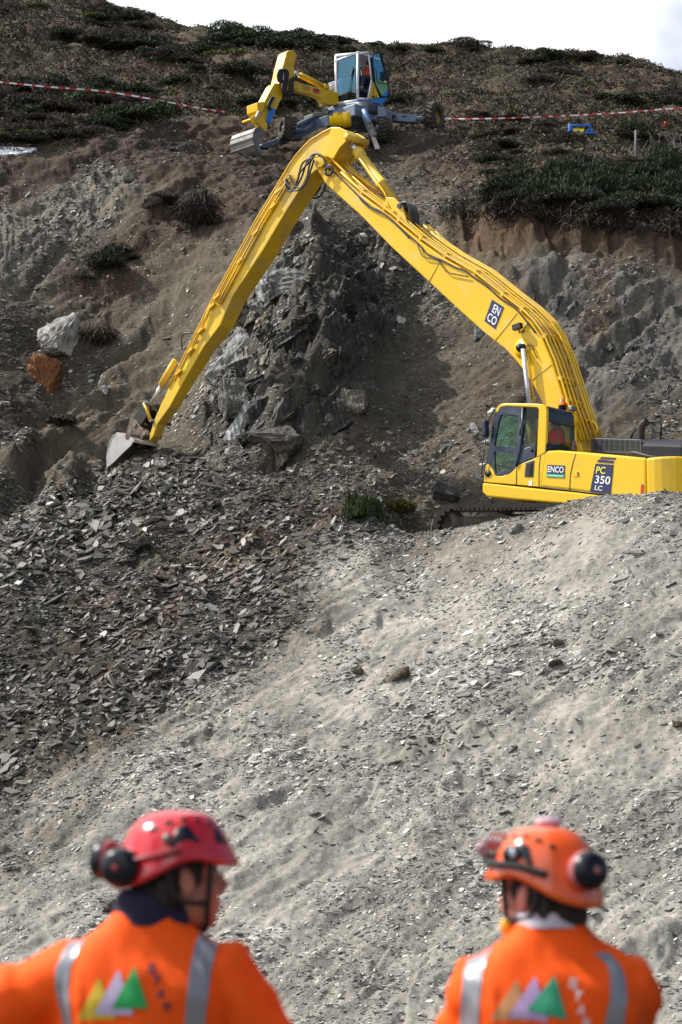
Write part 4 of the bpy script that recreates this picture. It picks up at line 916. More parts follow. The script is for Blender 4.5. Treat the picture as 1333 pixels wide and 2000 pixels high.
for k in range(8):
    a = 904.5 + k * 3.3; vg.tube([P3(1029 - k * .3, a + 2.2, YC0 + .016), P3(1041 - k * .2, a + .4, YC0 + .016)], .009, 5)
vg.build('vent_slats', M_black, cab)
MB().tube([P3(1056, 884, YC0 + .004), P3(1053, 915, YC0 + .004), P3(1053, 951, YC0 + .004)], .008, 6).build('panel_seam', M_dark, cab)
MB().tube([P3(1009, 912, YC0 + .004), P3(1009, 946, YC0 + .004)], .008, 6).build('panel_seam', M_dark, cab)
MB().lathe(P3(954, 925, YC0 + .0), (0, 1, 0), [(0, .075), (.02, .075), (.02, .001)]).build('step_hole', M_black, cab)
MB().prism(side([(1034,939),(1040,939.5),(1039.5,949),(1033.5,948.5)], YC0), YC0 + .008, YC0).build('paper_label', M_whitesign, cab)
# rear wall of the cab (local x of the rear pillar)
XR = side([(1067,850)], YC0)[0][0]
def rq(px, py): return EX.pxw(px, py, XR)
ztop = side([(1067,795)], YC0)[0][1]; zbot = side([(1066,884)], YC0)[0][1] - .1; ww = YC0 - YC1
zw1 = ztop - .30; zw0 = zbot + .32
bw = MB(); bw.box((XR + .03, (YC0 + YC1) / 2, (ztop + zw1) / 2), (.06, ww, ztop - zw1)); bw.box((XR + .03, (YC0 + YC1) / 2, (zbot + zw0) / 2), (.06, ww, zw0 - zbot))
bw.box((XR + .03, YC0 - .06, (zw0 + zw1) / 2), (.055, .12, zw1 - zw0)); bw.box((XR + .03, YC1 + .06, (zw0 + zw1) / 2), (.055, .12, zw1 - zw0)); bw.build('rear_wall', M_navy, cab, .02)
MB().box((XR + .03, (YC0 + YC1) / 2, (zw0 + zw1) / 2), (.008, ww - .2, zw1 - zw0 + .02)).build('rear_window', M_glassy, cab)
MB().tube([(XR - .0, YC1 + .0, ztop - .25), (XR + .0, YC1, ztop - .08), (XR + .05, YC1 + .06, ztop)], .05, 8).build('rear_corner', M_yel_clean, cab)
MB().tube([(XR, YC1, zbot), (XR, YC1, ztop - .2)], .035, 8).build('rear_corner_post', M_yel_clean, cab)
# right wall of the cab: posts and glass so that it is open to the far slope
XF = side([(952,905)], YC0)[0][0]; XF2 = side([(972,797)], YC0)[0][0]
zf = side([(952,905)], YC0)[0][1]; zft = side([(972,797)], YC0)[0][1]
for (a, b) in (((XF, zf), (XF2, zft)), ((XR + .75, zf - .1), (XR + .75, ztop - .05)), ((XR + .05, zbot), (XR + .05, ztop - .1))):
    MB().tube([(a[0], YC1 + .03, a[1]), (b[0], YC1 + .03, b[1])], .035, 6).build('right_post', M_navy, cab)
MB().tube([(XF, YC0 - .03, zf), (XF2, YC0 - .03, zft)], .035, 6).build('front_post', M_navy, cab)
MB().tube([(XF - .0, YC0 - .03, zf), (XF - .0, YC1 + .03, zf)], .03, 6).build('front_sill', M_navy, cab)
MB().tube([(XR, YC1 + .03, zf + .1), (XF, YC1 + .03, zf + .1)], .03, 6).build('right_sill', M_navy, cab)
MB().add([(XF, YC0 - .05, zf), (XF, YC1 + .05, zf), (XF2, YC1 + .05, zft), (XF2, YC0 - .05, zft)], [(0, 1, 2, 3)]).build('windscreen', M_glass, cab)
# seat, console, levers
stt = MB(); zs = zbot + .02; sx_ = XR + .44
stt.box((sx_, YC0 - .72, zs + .0), (.5, .5, .14)); stt.box((sx_ - .30, YC0 - .72, zs + .16), (.10, .46, .36), Matrix.Rotation(R(-8), 3, 'Y')); stt.build('seat', M_black, cab, .03)
cs = MB(); cs.box((sx_ + .1, YC0 - .52, zs + .02), (.3, .7, .06)); cs.box((sx_ + .1, YC0 - .2, zs + .1), (.5, .12, .24)); cs.box((sx_ + .1, YC0 - .86, zs + .16), (.5, .12, .12)); cs.tube([(sx_ + .3, YC0 - .2, zs + .2), (sx_ + .32, YC0 - .2, zs + .42)], .018); cs.tube([(sx_ + .3, YC0 - .86, zs + .2), (sx_ + .32, YC0 - .86, zs + .42)], .018)
cs.tube([(sx_ + .8, YC0 - .45, zs - .35), (sx_ + .75, YC0 - .45, zs + .1)], .014); cs.tube([(sx_ + .8, YC0 - .6, zs - .35), (sx_ + .75, YC0 - .6, zs + .1)], .014); cs.build('control_console', M_dark, cab, .01)
MB().box((sx_ + .75, YC1 + .15, zs + .25), (.05, .22, .16)).build('monitor', mat('teal_plastic', (.03, .25, .25), .4), cab)
# mirror, beacon, roof lamp, white lamp
mr0 = P3(949, 837, YC0 + .12); MB().box(mr0, (.10, .16, .36)).build('side_mirror', M_navy, exc, .035, 3)
MB().tube([P3(966, 800, YC0 + .05), P3(957, 815, YC0 + .08), P3(953, 828, YC0 + .1)], .014, 6).build('mirror_bracket', M_black, exc)
MB().tube([P3(949, 855, YC0 + .1), P3(943, 905, YC0 + .06), P3(941, 928, YC0 + .04), P3(945, 931, YC0)], .012, 6).build('mirror_bracket', M_black, exc)
MB().prism(side([(957,807),(967,797),(971,799),(967,806),(958,809)], YC0 - .2), YC0 - .1, YC0 - .35).build('front_lamp', M_white, exc, .01)
bc = EX.pxw(1099, 793, XR + .3); MB().lathe(bc - Vector((0, 0, .04)), (0, 0, 1), [(-.05, .001), (-.05, .085), (.06, .085), (.06, .068), (.17, .066), (.20, .045), (.205, .001)]).build('beacon_lamp', M_orange, exc)
MB().lathe(bc - Vector((0, 0, .04)), (0, 0, 1), [(-.051, .001), (-.051, .09), (.055, .09)]).build('beacon_base', M_black, exc)
MB().box(EX.pxw(1118, 798, XR + .02), (.10, .16, .10)).build('rear_lamp', M_steel, exc, .015)
# operator
op = seated_operator('person', EX.world((XR + .30, YC0 - .78, zs + .22)), EX.a - math.pi / 2, 'operator in red-orange jacket seated in the large excavator cab', None, M_hivis_red, helmet=None)
# ---- slew ring and tracks (undercarriage square to the picture)
MB().lathe(EX.loc(EX.O + Vector((-1.05, -.1, .85))), (0, 0, 1), [(0, .001), (0, .72), (.38, .72), (.38, .001)], 32).build('slew_ring', M_track, exc)
under = Matrix.Translation(EX.loc(EX.O + Vector((-1.05, -.1, .10)))) @ Matrix.Rotation(R(180 - 3) - EX.a, 4, 'Z')
def u3(x, y, z): return under @ Vector((x, y, z))
for sy in (1, -1):
    L_, h_, w_ = 2.42, .98, .60; loop = []
    for k in range(9): a = math.pi / 2 + k / 8 * math.pi * -1; loop.append((L_ - .44 + .44 * math.cos(a), .52 + .46 * math.sin(a)))
    for k in range(9): a = -math.pi / 2 - k / 8 * math.pi; loop.append((-L_ + .44 + .44 * math.cos(a), .52 + .46 * math.sin(a)))
    # smooth outer belt
    dense = []
    for i in range(len(loop)):
        a, b = Vector(loop[i]), Vector(loop[(i + 1) % len(loop)]); k = max(1, int((b - a).length / .095))
        for j in range(k): dense.append(a.lerp(b, j / k))
    nd = len(dense); c2 = sum(dense, Vector((0, 0))) / nd
    belt = MB(); O_ = []; I_ = []
    for i, p in enumerate(dense):
        t = (dense[(i + 1) % nd] - dense[i - 1]).normalized(); nn = Vector((-t.y, t.x))
        if nn.dot(p - Vector((max(-1.98, min(1.98, p.x)), .52))) < 0: nn = -nn
        O_.append((p, nn))
    y0 = sy * 1.3 - w_ / 2; y1 = sy * 1.3 + w_ / 2; vs = []; fs = []
    for p, nn in O_:
        q = p - nn * .09
        vs += [u3(p.x, y0, p.y), u3(p.x, y1, p.y), u3(q.x, y1, q.y), u3(q.x, y0, q.y)]
    for i in range(nd):
        j = (i + 1) % nd
        for k in range(4): fs.append((4 * i + k, 4 * i + (k + 1) % 4, 4 * j + (k + 1) % 4, 4 * j + k))
    belt.add(vs, fs)
    for p, nn in O_:   # grousers and shoe bolts
        a = math.atan2(nn.y, nn.x); M3 = under.to_3x3() @ Matrix.Rotation(-a, 3, 'Y'); belt.box(u3(p.x + nn.x * .008, sy * 1.3, p.y + nn.y * .008), (.03, w_, .03), M3)
        ch = p - nn * .12; belt.box(u3(ch.x, sy * 1.3 + w_ / 2 * 1.0, ch.y), (.05, .04, .07), M3)
    bt = belt.build('track_belt', M_track, exc)
    fr = MB(); M3 = under.to_3x3(); fr.box(u3(0, sy * 1.3, .5), (3.7, .36, .46), M3)
    for cx_ in (L_ - .46, -L_ + .46): fr.lathe(u3(cx_, sy * 1.3 - .2, .52), u3(0, 1, 0), [(0, .001), (0, .34), (.1, .38), (.3, .38), (.4, .34), (.4, .26), (.36, .2), (.42, .001)], 26)
    for k in range(7): fr.lathe(u3(-1.5 + k * .5, sy * 1.3 - .18, .2), u3(0, 1, 0), [(0, .001), (0, .13), (.36, .13), (.36, .001)], 14)
    for k in (-.8, .8): fr.lathe(u3(k, sy * 1.3 - .18, .86), u3(0, 1, 0), [(0, .001), (0, .07), (.36, .07), (.36, .001)], 12)
    fr.build('track_frame', M_track, exc, .01)
cf = MB(); cf.box(u3(0, 0, .62), (1.6, 2.3, .42), under.to_3x3()); cf.build('cross_frame', M_track, exc, .03)
# ================================================================== walking excavator on the hill shoulder
PS = R(43); CD = 76.3
c0 = at(700, 190, CD); u2 = Vector((-math.cos(PS), -math.sin(PS), 0)); n2 = Vector((math.sin(PS), -math.cos(PS), 0))
O2 = c0 - u2 * .8 - n2 * .5; O2.z = at(700, 285, CD).z
WX = Frame(O2, math.pi + PS)
wex = tag(empty('walking_excavator', WX.O, WX.a), 'small yellow, grey and blue walking excavator with wheels and outstretched legs on the hill shoulder', 'excavator')
M_wgrey = mat('blue_grey_paint', (.14, .19, .29), 0.5, var=0.12, vscale=3, dirt=(.14, .12, .10), dscale=3, damt=0.4)
M_wblue = mat('bright_blue_paint', (.03, .20, .62), 0.35, dirt=(.14, .12, .10), dscale=4, damt=0.2)
M_wyel = mat('golden_yellow_paint', (.72, .44, .006), 0.35, var=0.06, dirt=(.25, .17, .07), dscale=3, damt=0.35)
M_wgreen = mat('pale_green_panel', (.20, .42, .22), 0.35)
M_tyre = mat('muddy_tyre_rubber', (.040, .035, .030), 0.85, var=0.3, vscale=8, dirt=(.11, .085, .06), dscale=4, damt=0.6, bump=0.3)
M_rim = mat('yellow_wheel_rim', (.62, .40, .004), 0.4, dirt=(.15, .1, .06), dscale=5, damt=0.3)
def q3(px, py, y): return WX.pl(px, py, y)
def f3(px, py, x): return WX.pxw(px, py, x)
def wprism(pts, y0, y1, name, m, par=None, b=.012, yp=None):
    return MB().prism(WX.xz(pts, yp if yp is not None else y0), y0, y1).build(name, m, par or wex, b)
def wfront(pts, x0, th, name, m, par=None, b=.008):
    A = [f3(a, c, x0) for a, c in pts]; B = [p - Vector((th, 0, 0)) for p in A]; return MB().loft(A, B).build(name, m, par or wex, b)
XF_, YL_ = .8, .5; LC = 1.55
# cab
cab2 = empty('cab'); cab2.parent = wex
def wbar(a, b, r, name='pillar', m=None): return MB().tube([a, b], r, 8).build(name, m or M_white, cab2)
TL, TR, BR, BL = (656.5,108.5), (699,104.5), (699,197), (658,203)
corner_t = f3(*TR, XF_); corner_b = f3(*BR, XF_)
lt, lb = f3(*TL, XF_), f3(*BL, XF_)
for a, b, r in ((lt, lb, .05), (corner_t, corner_b, .045), (lt, corner_t, .05), (lb, corner_b, .06)): wbar(a, b, r)
wfront([(661.5,111),(695,109),(695,192),(660.5,196)], XF_ - .01, .01, 'windscreen', M_blueglass, cab2, 0)
MB().tube([f3(688,130,XF_+.02), f3(684,170,XF_+.03), f3(676,196,XF_+.03)], .015, 6).build('windscreen_wiper', M_black, cab2)
MB().tube([f3(690,134,XF_+.02), f3(686,150,XF_+.03)], .02, 6).build('windscreen_wiper', M_black, cab2)
wl0 = q3(701.5,104.6,YL_); wl1 = q3(720,103.5,YL_); wl2 = q3(726,157,YL_); wl3 = q3(719,194,YL_)
for a, b, r in ((wl0, wl1, .045), (wl1, wl2, .03), (wl2, wl3, .035), (q3(701,193,YL_), wl3, .05)): wbar(a, b, r)
wprism([(703,107),(719,106),(724,157),(718,190),(707,193),(702,187)], YL_ - .03, YL_ - .04, 'door_glass', glass('pale_door_glass', (.97, .98, .99), k_=.2), cab2, 0, YL_)
rear_t = q3(744,103.5,YL_); 
for pts in ([(728,103.5),(744,103.5),(753,138),(759,162),(760,183),(757,189),(746,189.5),(733,165),(729,130),(728,103.5)],):
    MB().tube([q3(a, b, YL_ + .02) for a, b in pts], .026, 6).build('black_window_frame', M_black, cab2)
wprism([(729,105),(743.5,105),(752,139),(750,160),(733,152)], YL_, YL_ - .01, 'rear_quarter_glass', glass('sky_blue_glass', (.2, .5, .65), (.45, .85, 1.0), .9, .4), cab2, 0)
wprism([(721,105),(727,105),(728,130),(730,152),(725,156)], YL_, YL_ - .01, 'quarter_glass', M_blueglass, cab2, 0)
wprism([(733,153),(750,161),(758.5,163),(759.5,172),(748,187.5),(745,187),(733,166)], YL_ + .005, YL_ - .03, 'green_panel', M_wgreen, cab2)
wprism([(759.5,173),(760,182),(757,188),(747,188.5)], YL_ + .006, YL_ - .03, 'blue_panel', M_wblue, cab2)
yt = wprism([(729.5,159),(742,190.5),(720,194)], YL_ + .008, YL_ - .03, 'yellow_triangle_panel', M_yel_clean, cab2)
mk = MB(); mk.tube([q3(a, b, YL_ + .02) for a, b in ((731,170),(729.5,176),(731,180),(728.5,182))], .012, 5); mk.build('red_mark', M_red, yt)
q = [q3(726.5,185.5,YL_), q3(736.5,186.5,YL_), q3(736.5,191.5,YL_), q3(726.5,192,YL_)]
quad_text('M3', [p + Vector((0, .014, 0)) for p in q], 'lettering', M_black, yt, .01)
MB().tube([q3(a, b, YL_ + .06) for a, b in ((731,134),(735,138),(737,158),(740,161),(750,163),(760,163))], .013, 6).build('grab_rail', M_black, cab2)
MB().box(q3(756,147,YL_ + .1), (.12, .18, .34)).build('side_mirror', M_black, cab2, .03)
# roof with rounded rear
rq_ = [f3(655,108,XF_ + .02), f3(700,103.5,XF_ + .02), q3(744,102.5,YL_), q3(744,102.5,YL_) + Vector((0, -1.0, 0))]
rq_[0] = Vector((rq_[1].x, rq_[0].y, rq_[1].z)); rq_[2].z = rq_[3].z = rq_[1].z
MB().loft(rq_, [p + Vector((0, 0, .07)) * 1.0 for p in rq_]).build('roof', M_white, cab2, .02, 3)
# dark rear and far walls, seat
rt = rq_[2]; wb = q3(757,189,YL_)
MB().tube([rt + Vector((0, -.95, 0)), Vector((wb.x, YL_ - .95, wb.z))], .035, 6).build('rear_post', M_black, cab2)
MB().box(((XF_ + wb.x) / 2, YL_ - .5, wb.z - .02), (XF_ - wb.x, .98, .06)).build('cab_floor', M_dark, cab2)
fl = wb.z
st2 = MB(); st2.box((.05, 0, fl + .42), (.45, .45, .12)); st2.box((-.2, 0, fl + .75), (.12, .42, .6)); st2.box((-.05, 0, fl + .2), (.3, .3, .36)); st2.build('seat', M_black, cab2, .03)
MB().box((.42, -.05, fl + .35), (.16, .5, .5)).build('dashboard', M_dark, cab2, .03)
MB().tube([f3(656,110,XF_), f3(640,109.5,XF_ + .2), f3(632,113,XF_ + .3)], .012, 6).build('mirror_arm', M_black, cab2)
MB().box(f3(629,125,XF_ + .3), (.06, .08, .22)).build('front_mirror', M_black, cab2, .02)
MB().tube([f3(632,113,XF_ + .3), f3(629,120,XF_ + .3)], .012, 6).build('mirror_arm', M_black, cab2)
seated_operator('person', WX.world((.02, .22, fl + .50)), WX.a - math.pi / 2, 'operator in dark clothes and bright orange vest inside the small excavator cab', None, M_hivis_red, helmet=M_dark, sc=.92)
# superstructure
wprism([(700,197),(742,191),(758,189),(757,192),(746,207),(714,209.5),(705,207),(700,203)], YL_ + .02, -.5, 'blue_skirt', M_wblue, None, .03)
pts = [f3(a, b, XF_ + .05) for a, b in [(640,211),(657,204),(702,198),(703,205),(690,212),(642,217)]]
MB().loft(pts, [p - Vector((1.7, 0, 0)) for p in pts]).build('turntable_deck', M_wgrey, wex, .03)
eh = MB(); eh.box((-.05, -.95, fl + .40), (1.1, .75, .6)); eh.box((-.5, -.25, fl + .10), (.5, 1.2, .4)); eh.build('engine_cover', M_wgrey, wex, .06, 3)
wprism([(640,170),(650,164),(656,168),(656,176),(638,176)], -.75, -1.2, 'white_cover', M_white, None, .02)
MB().lathe(WX.loc(at(716, 216, CD + .2)) + Vector((0, 0, -.25)), (0, 0, 1), [(0, .001), (0, .48), (.4, .48), (.4, .001)]).build('slew_ring', M_dark, wex)
# undercarriage
cc = WX.loc(at(708, 232, CD + .3)); ub = MB(); ub.box(cc, (1.7, 1.1, .42)); ub.build('undercarriage', M_wgrey, wex, .04)
for pts, y in (([(696,218),(718,214),(757,214),(757,234),(735,238),(700,240)], .55),): wprism(pts, y, y - .35, 'chassis_plate', M_wgrey, None, .03)
def wpr(pts, d, th, name, m, b=.015, par=None):
    """profile facing the camera at distance d with real thickness th"""
    A = [WX.loc(at(a, c, d)) for a, c in pts]; B = [WX.loc(at(a, c, d) + Vector((0, th, 0))) for a, c in pts]
    return MB().loft(A, B).build(name, m, par or wex, b)
wpr([(718,209),(740,206),(752,212),(757,222),(752,234),(722,232)], CD - .1, .6, 'pivot_box', M_wgrey)
# rear leg to the big wheel
wpr([(752,218),(768,219),(810,224.5),(814,228),(812,238),(795,238),(784,236.5),(757,235)], CD + 1.2, .25, 'rear_leg', M_wgrey)
wpr([(786,226),(794,226),(794,229),(786,229)], CD + 1.19, .02, 'leg_slot', M_black, 0)
# front stabiliser leg, right in the picture
lg = wpr([(706,214),(716,213),(722,226),(733,252),(736,268),(730,270),(724,266),(716,248),(709,230)], CD - .75, .28, 'front_leg', M_wgrey)
wpr([(717,233),(724,231),(731,256),(732,264),(727,266),(721,252)], CD - .85, .12, 'leg_slider', M_steel)
wpr([(711,222),(716,219),(721,230),(717,233)], CD - .80, .06, 'leg_plate', M_dark, 0)
MB().cyl(WX.loc(at(710, 214, CD - .95)), WX.loc(at(722, 240, CD - 1.0)), .06, 12).build('leg_cylinder', mat('light_blue_cylinder', (.25, .42, .75), .3), wex)
wpr([(726,266),(734,268),(743,288),(741,292),(733,291)], CD - .9, .2, 'claw_foot', M_bucket)
for a, b in ((712, 218), (722, 247), (731, 262)): MB().cyl(WX.loc(at(a, b, CD - .98)), WX.loc(at(a, b, CD - .6)), .05, 12).build('leg_pin', M_steel, wex)
# front stabiliser leg, left in the picture
yl = -.75
wprism([(611.6,226.5),(631,220.6),(640,224),(640,240),(633,246),(612,257),(594,266),(592,273),(584,272),(576.5,271),(566,278),(561,281),(555,277),(549,271),(557,259.6),(566,251),(576.5,246),(596,241),(609.6,234)], yl, yl - .3, 'front_leg', M_wgrey, None, .02)
wprism([(549,268),(530,275),(512,281),(512,285),(517,289.5),(535,284),(555,277)], yl - .04, yl - .26, 'leg_foot', M_wgrey, None, .02)
wprism([(545,271),(556,269),(545,278)], yl + .01, yl, 'foot_plate', M_bucket, None, 0, yl)
MB().cyl(q3(567,252,yl + .08), q3(611,230,yl + .08), .075, 14).build('leg_cylinder', M_wgrey, wex)
MB().cyl(q3(586,243,yl + .08), q3(613,229,yl + .08), .045, 12).build('leg_cylinder_rod', M_chrome, wex)
wprism([(611,222),(619,219),(632,219),(634,226),(612,228)], yl + .1, yl - .35, 'leg_bracket', mat('worn_green_steel', (.2, .22, .14), .6), None, .02)
for a, b in ((586, 270), (626, 243), (622, 230)): MB().cyl(q3(a, b, yl + .03), q3(a, b, yl + .03) + Vector((0, -.36, 0)), .045, 12).build('leg_pin', M_dark, wex)
for k in range(2): MB().tube(catmull([q3(a, b + 2 * k, yl + .12) for a, b in ((566,256),(580,251),(592,254),(604,248),(612,238))], 4), .018, 6).build('leg_hose', M_wgrey, wex)
MB().prism(WX.xz([(636,226),(650,222),(650,240),(640,246)], -.2), -.1, -.9).build('leg_mount', M_wgrey, wex, .02)
# yellow winch drum
wa, wb2 = WX.loc(at(644, 237, CD - 1.0)), WX.loc(at(686, 233, CD - 1.0)); ax = (wb2 - wa).normalized(); Lw = (wb2 - wa).length
MB().lathe(wa, ax, [(0, .001), (0, .17), (.18, .17), (.18, .20), (Lw * .62, .20), (Lw * .62, .26), (Lw * .95, .26), (Lw, .18), (Lw, .001)], 10).build('winch', M_yel_clean, wex)
MB().box(wa + ax * .24 + Vector((0, 0, .12)), (.16, .2, .26)).build('winch_bracket', M_yel_clean, wex, .01)
MB().box(wa + ax * .24 + Vector((-.3, .0, .0)), (.5, .3, .3)).build('winch_mount', M_dark, wex, .01)
MB().lathe(f3(628.5, 207, XF_), (0, 0, 1), [(-.03, .001), (-.03, .07), (.05, .06), (.17, .06), (.18, .001)], 12).build('marker_lamp', mat('cream_lamp', (.7, .6, .3), .4), wex)
MB().tube([f3(628.5, 209, XF_), f3(634, 215, XF_ - .1), f3(645, 214, XF_ - .1)], .04, 8).build('lamp_bracket', M_wgrey, wex)
# wheels
def wheel(px, py, d, axis, r, w, rim=True):
    c = WX.loc(at(px, py, d)); a = Vector(axis).normalized(); al = Vector((a.dot(WX.u), a.dot(WX.n), a.z))
    root = empty('wheel', c); root.parent = wex
    t = MB(); t.lathe((0, 0, 0), al, [(-w / 2, r * .52), (-w / 2, r * .80), (-w * .42, r * .93), (-w * .2, r * .975), (w * .2, r * .975), (w * .42, r * .93), (w / 2, r * .80), (w / 2, r * .52), (w * .3, r * .50)], 40)
    e1 = al.orthogonal().normalized(); e2 = al.cross(e1)
    nl = 18
    for k in range(nl):
        for s in (-1, 1):
            w0 = 2 * math.pi * (k + (.5 if s > 0 else 0)) / nl; w1 = w0 + .24
            for (h0, h1, wa_, wb_) in ((.0, .46, w0, w1),):
                p0 = al * (s * h0 * w) + (e1 * math.cos(wa_) + e2 * math.sin(wa_)) * r; p1 = al * (s * h1 * w) + (e1 * math.cos(wb_) + e2 * math.sin(wb_)) * r * .93
                t.tube([p0, p1], [.045 * r / .45, .05 * r / .45], 5, sm=False)
    t.build('tyre', M_tyre, root)
    if rim:
        h = MB(); h.lathe((0, 0, 0), al, [(w * .42, r * .62), (w * .46, r * .64), (w * .40, r * .56), (w * .08, r * .50), (w * .05, r * .30), (w * .12, r * .22), (w * .12, .001)], 30); h.lathe((0, 0, 0), al, [(-w * .42, r * .56), (-w * .2, r * .5), (-w * .1, .001)], 30); h.build('rim', M_rim, root)
        hb_ = MB(); hb_.lathe(al * (w * .1), al, [(0, r * .24), (.05, r * .22), (.12, r * .12), (.12, .001)], 16); hb_.build('hub', M_wgrey, root)
    return root
wheel(845, 230, CD + 1.9, (.86, -.50, 0), .50, .48)
wheel(748, 253, CD - .1, (.93, .34, 0), .40, .46)
wheel(561, 251, CD - .8, (-.9, -.35, .1), .38, .40)
wheel(655, 226, CD + 2.6, (-.86, .50, 0), .45, .42)
MB().cyl(WX.loc(at(812, 232, CD + 1.3)), WX.loc(at(838, 232, CD + 1.8)), .09, 12).build('axle', M_wgrey, wex)
MB().cyl(WX.loc(at(734, 250, CD - .2)), WX.loc(at(742, 252, CD - .2)), .12, 12).build('axle', M_wgrey, wex)
MB().cyl(WX.loc(at(566, 254, CD - .6)), WX.loc(at(590, 256, CD - .4)), .09, 12).build('axle', M_wgrey, wex)
# boom
yb_ = -.42; bw_ = .26
wprism([(574,158),(580,158),(590,162),(622,171),(655.5,179),(662,184),(662,204),(651,205),(640,203),(633,199),(627,191),(604,182),(576.5,178),(573,170)], yb_, yb_ - bw_, 'boom', M_wyel, None, .02)
wprism([(592,166),(608,170),(606,178),(590,174)], yb_ + .004, yb_ - .002, 'worn_patch', mat('worn_tan_patch', (.45, .28, .07), .6), None, 0, yb_)
pl_ = [q3(612,172,yb_ + .01), q3(624,175,yb_ + .01), q3(624,183,yb_ + .01), q3(612,180,yb_ + .01)]
panel(pl_, Vector((0, .006, 0)), .005, 'red_label', M_red, wex); panel(sub_quad(pl_, 0, 1, 0, .35), Vector((0, .012, 0)), .004, 'label_text_strip', M_dark, wex)
MB().cyl(q3(586,146.5,yb_ - .1), q3(634,170,yb_ - .1), .095, 16).build('boom_cylinder', M_wyel, wex)
MB().cyl(q3(576,141,yb_ - .1), q3(588,148,yb_ - .1), .05, 12).build('boom_cylinder_rod', M_chrome, wex)
MB().box(q3(634, 171, yb_ - .1), (.2, .3, .16)).build('cylinder_clevis', M_wyel, wex, .02)
MB().tube(catmull([q3(a, b, yb_ + .04) for a, b in ((580,152),(588,156),(594,160),(600,164))], 3), .03, 6).build('boom_hose', M_black, wex)
# knuckle and telescopic arm
A_o = [(561,101),(565,98),(573.6,98),(580,106.6),(577,120),(574.6,129),(576,140),(576,156),(570,168),(565,176),(557,181.7),(553,178),(551,168),(545,164),(549,150),(552,134)]
wprism(A_o, yb_ + .12, yb_ - .32, 'upper_arm', M_wyel, None, .02)
wprism([(576.5,112),(581,108),(579,122),(575,128)], yb_ + .1, yb_ - .3, 'arm_end_plate', M_red, None, .01)
MB().box(q3(567, 116, yb_ + .125), (.34, .02, .05), Matrix.Rotation(R(-12), 3, 'Y')).build('arm_collar', M_yel, wex)
wprism([(534,167),(538.5,162),(552,165),(554,178),(553,187.5),(546,201),(541.5,213),(528,218),(522,236),(514,246),(505,214),(507,205),(516,201)], yb_ + .08, yb_ - .3, 'telescopic_arm', M_wyel, None, .02)
wprism([(527,208),(538,215.5),(526.5,243),(520,237)], yb_ + .16, yb_ + .09, 'blue_slide_plate', M_wblue, None, .01, yb_ + .12)
wprism([(503,200),(516,198),(519,204),(516,214),(508,222),(504,216)], yb_ + .14, yb_ - .4, 'arm_head', M_yel, None, .02)
MB().cyl(q3(511,206,yb_ + .0), q3(503,226,yb_ + .0), .07, 12).build('bucket_cylinder', M_yel, wex)
MB().cyl(q3(506,218,yb_ + .16), q3(499,232,yb_ + .16), .04, 12).build('bucket_cylinder_rod', M_chrome, wex)
wprism([(492,228),(500,224),(512,228),(522,240),(524,246),(520,257),(512,246),(503,240),(497,240)], yb_ + .14, yb_ + .04, 'tilt_linkage', M_yel, None, .015)
wprism([(492,228),(500,224),(512,228),(522,240),(524,246),(520,257),(512,246),(503,240),(497,240)], yb_ - .25, yb_ - .35, 'tilt_linkage', M_yel, None, .015)
MB().cyl(q3(498,231,yb_ + .18), q3(498,231,yb_ + .18) + Vector((0, -.56, 0)), .05, 12).build('linkage_pin', M_yel, wex)
for k in range(4):
    MB().tube(catmull([q3(a + 2.2 * k, b, yb_ + .22) for a, b in ((545,160),(543,148),(546,138),(552,137),(556,142),(555,156),(552,170),(553,180),(560,184))], 4), .04, 8).build('arm_hose', M_black, wex)
for k in range(3):
    MB().tube(catmull([q3(a + 2.2 * k, b, yb_ + .18) for a, b in ((573,152),(569,156),(567,166),(567,180),(562,186),(556,182))], 4), .04, 8).build('arm_hose', M_black, wex)
for k in range(3): MB().tube(catmull([q3(a + 2 * k, b, yb_ + .2) for a, b in ((532,190),(527,198),(523,208),(526,214))], 3), .03, 6).build('arm_hose', M_black, wex)
# bucket
yr = .12; wbk = 1.15
prof_o = [(518,256),(508,246.5),(500,250),(496,258),(494.5,268),(497,282),(503,294),(513,307)]
prof_i = [(513,300),(509,290),(507,280),(508,272),(511,266),(516,262)]
bo = WX.xz(prof_o, yr); bi = WX.xz(prof_i, yr)
b2 = MB(); b2.prism(bo + bi, yr, yr - .035); b2.prism(bo + bi, yr - wbk + .035, yr - wbk)
thin = []
for i, p in enumerate(bo):
    a = bo[max(i - 1, 0)]; b = bo[min(i + 1, len(bo) - 1)]; t = Vector((b[0] - a[0], b[1] - a[1])).normalized(); c = Vector((-t.y, t.x))
    thin.append((p[0] + c.x * -.03 if False else p[0] - .03 * abs(c.x) - .0, p[1] - .01))
b2.prism(bo + thin[::-1], yr, yr - wbk); b2.build('bucket', mat('dull_grey_bucket', (.22, .21, .20), .5, .4, var=.15, vscale=4, dirt=(.14, .11, .08), dscale=3, damt=.5, bump=.08), wex, .006)
for k in range(1, 4):
    pa = bo[2 + k]; MB().box((pa[0] + .004, yr - wbk / 2, pa[1]), (.02, wbk + .02, .03)).build('wear_strip', M_steel, wex)
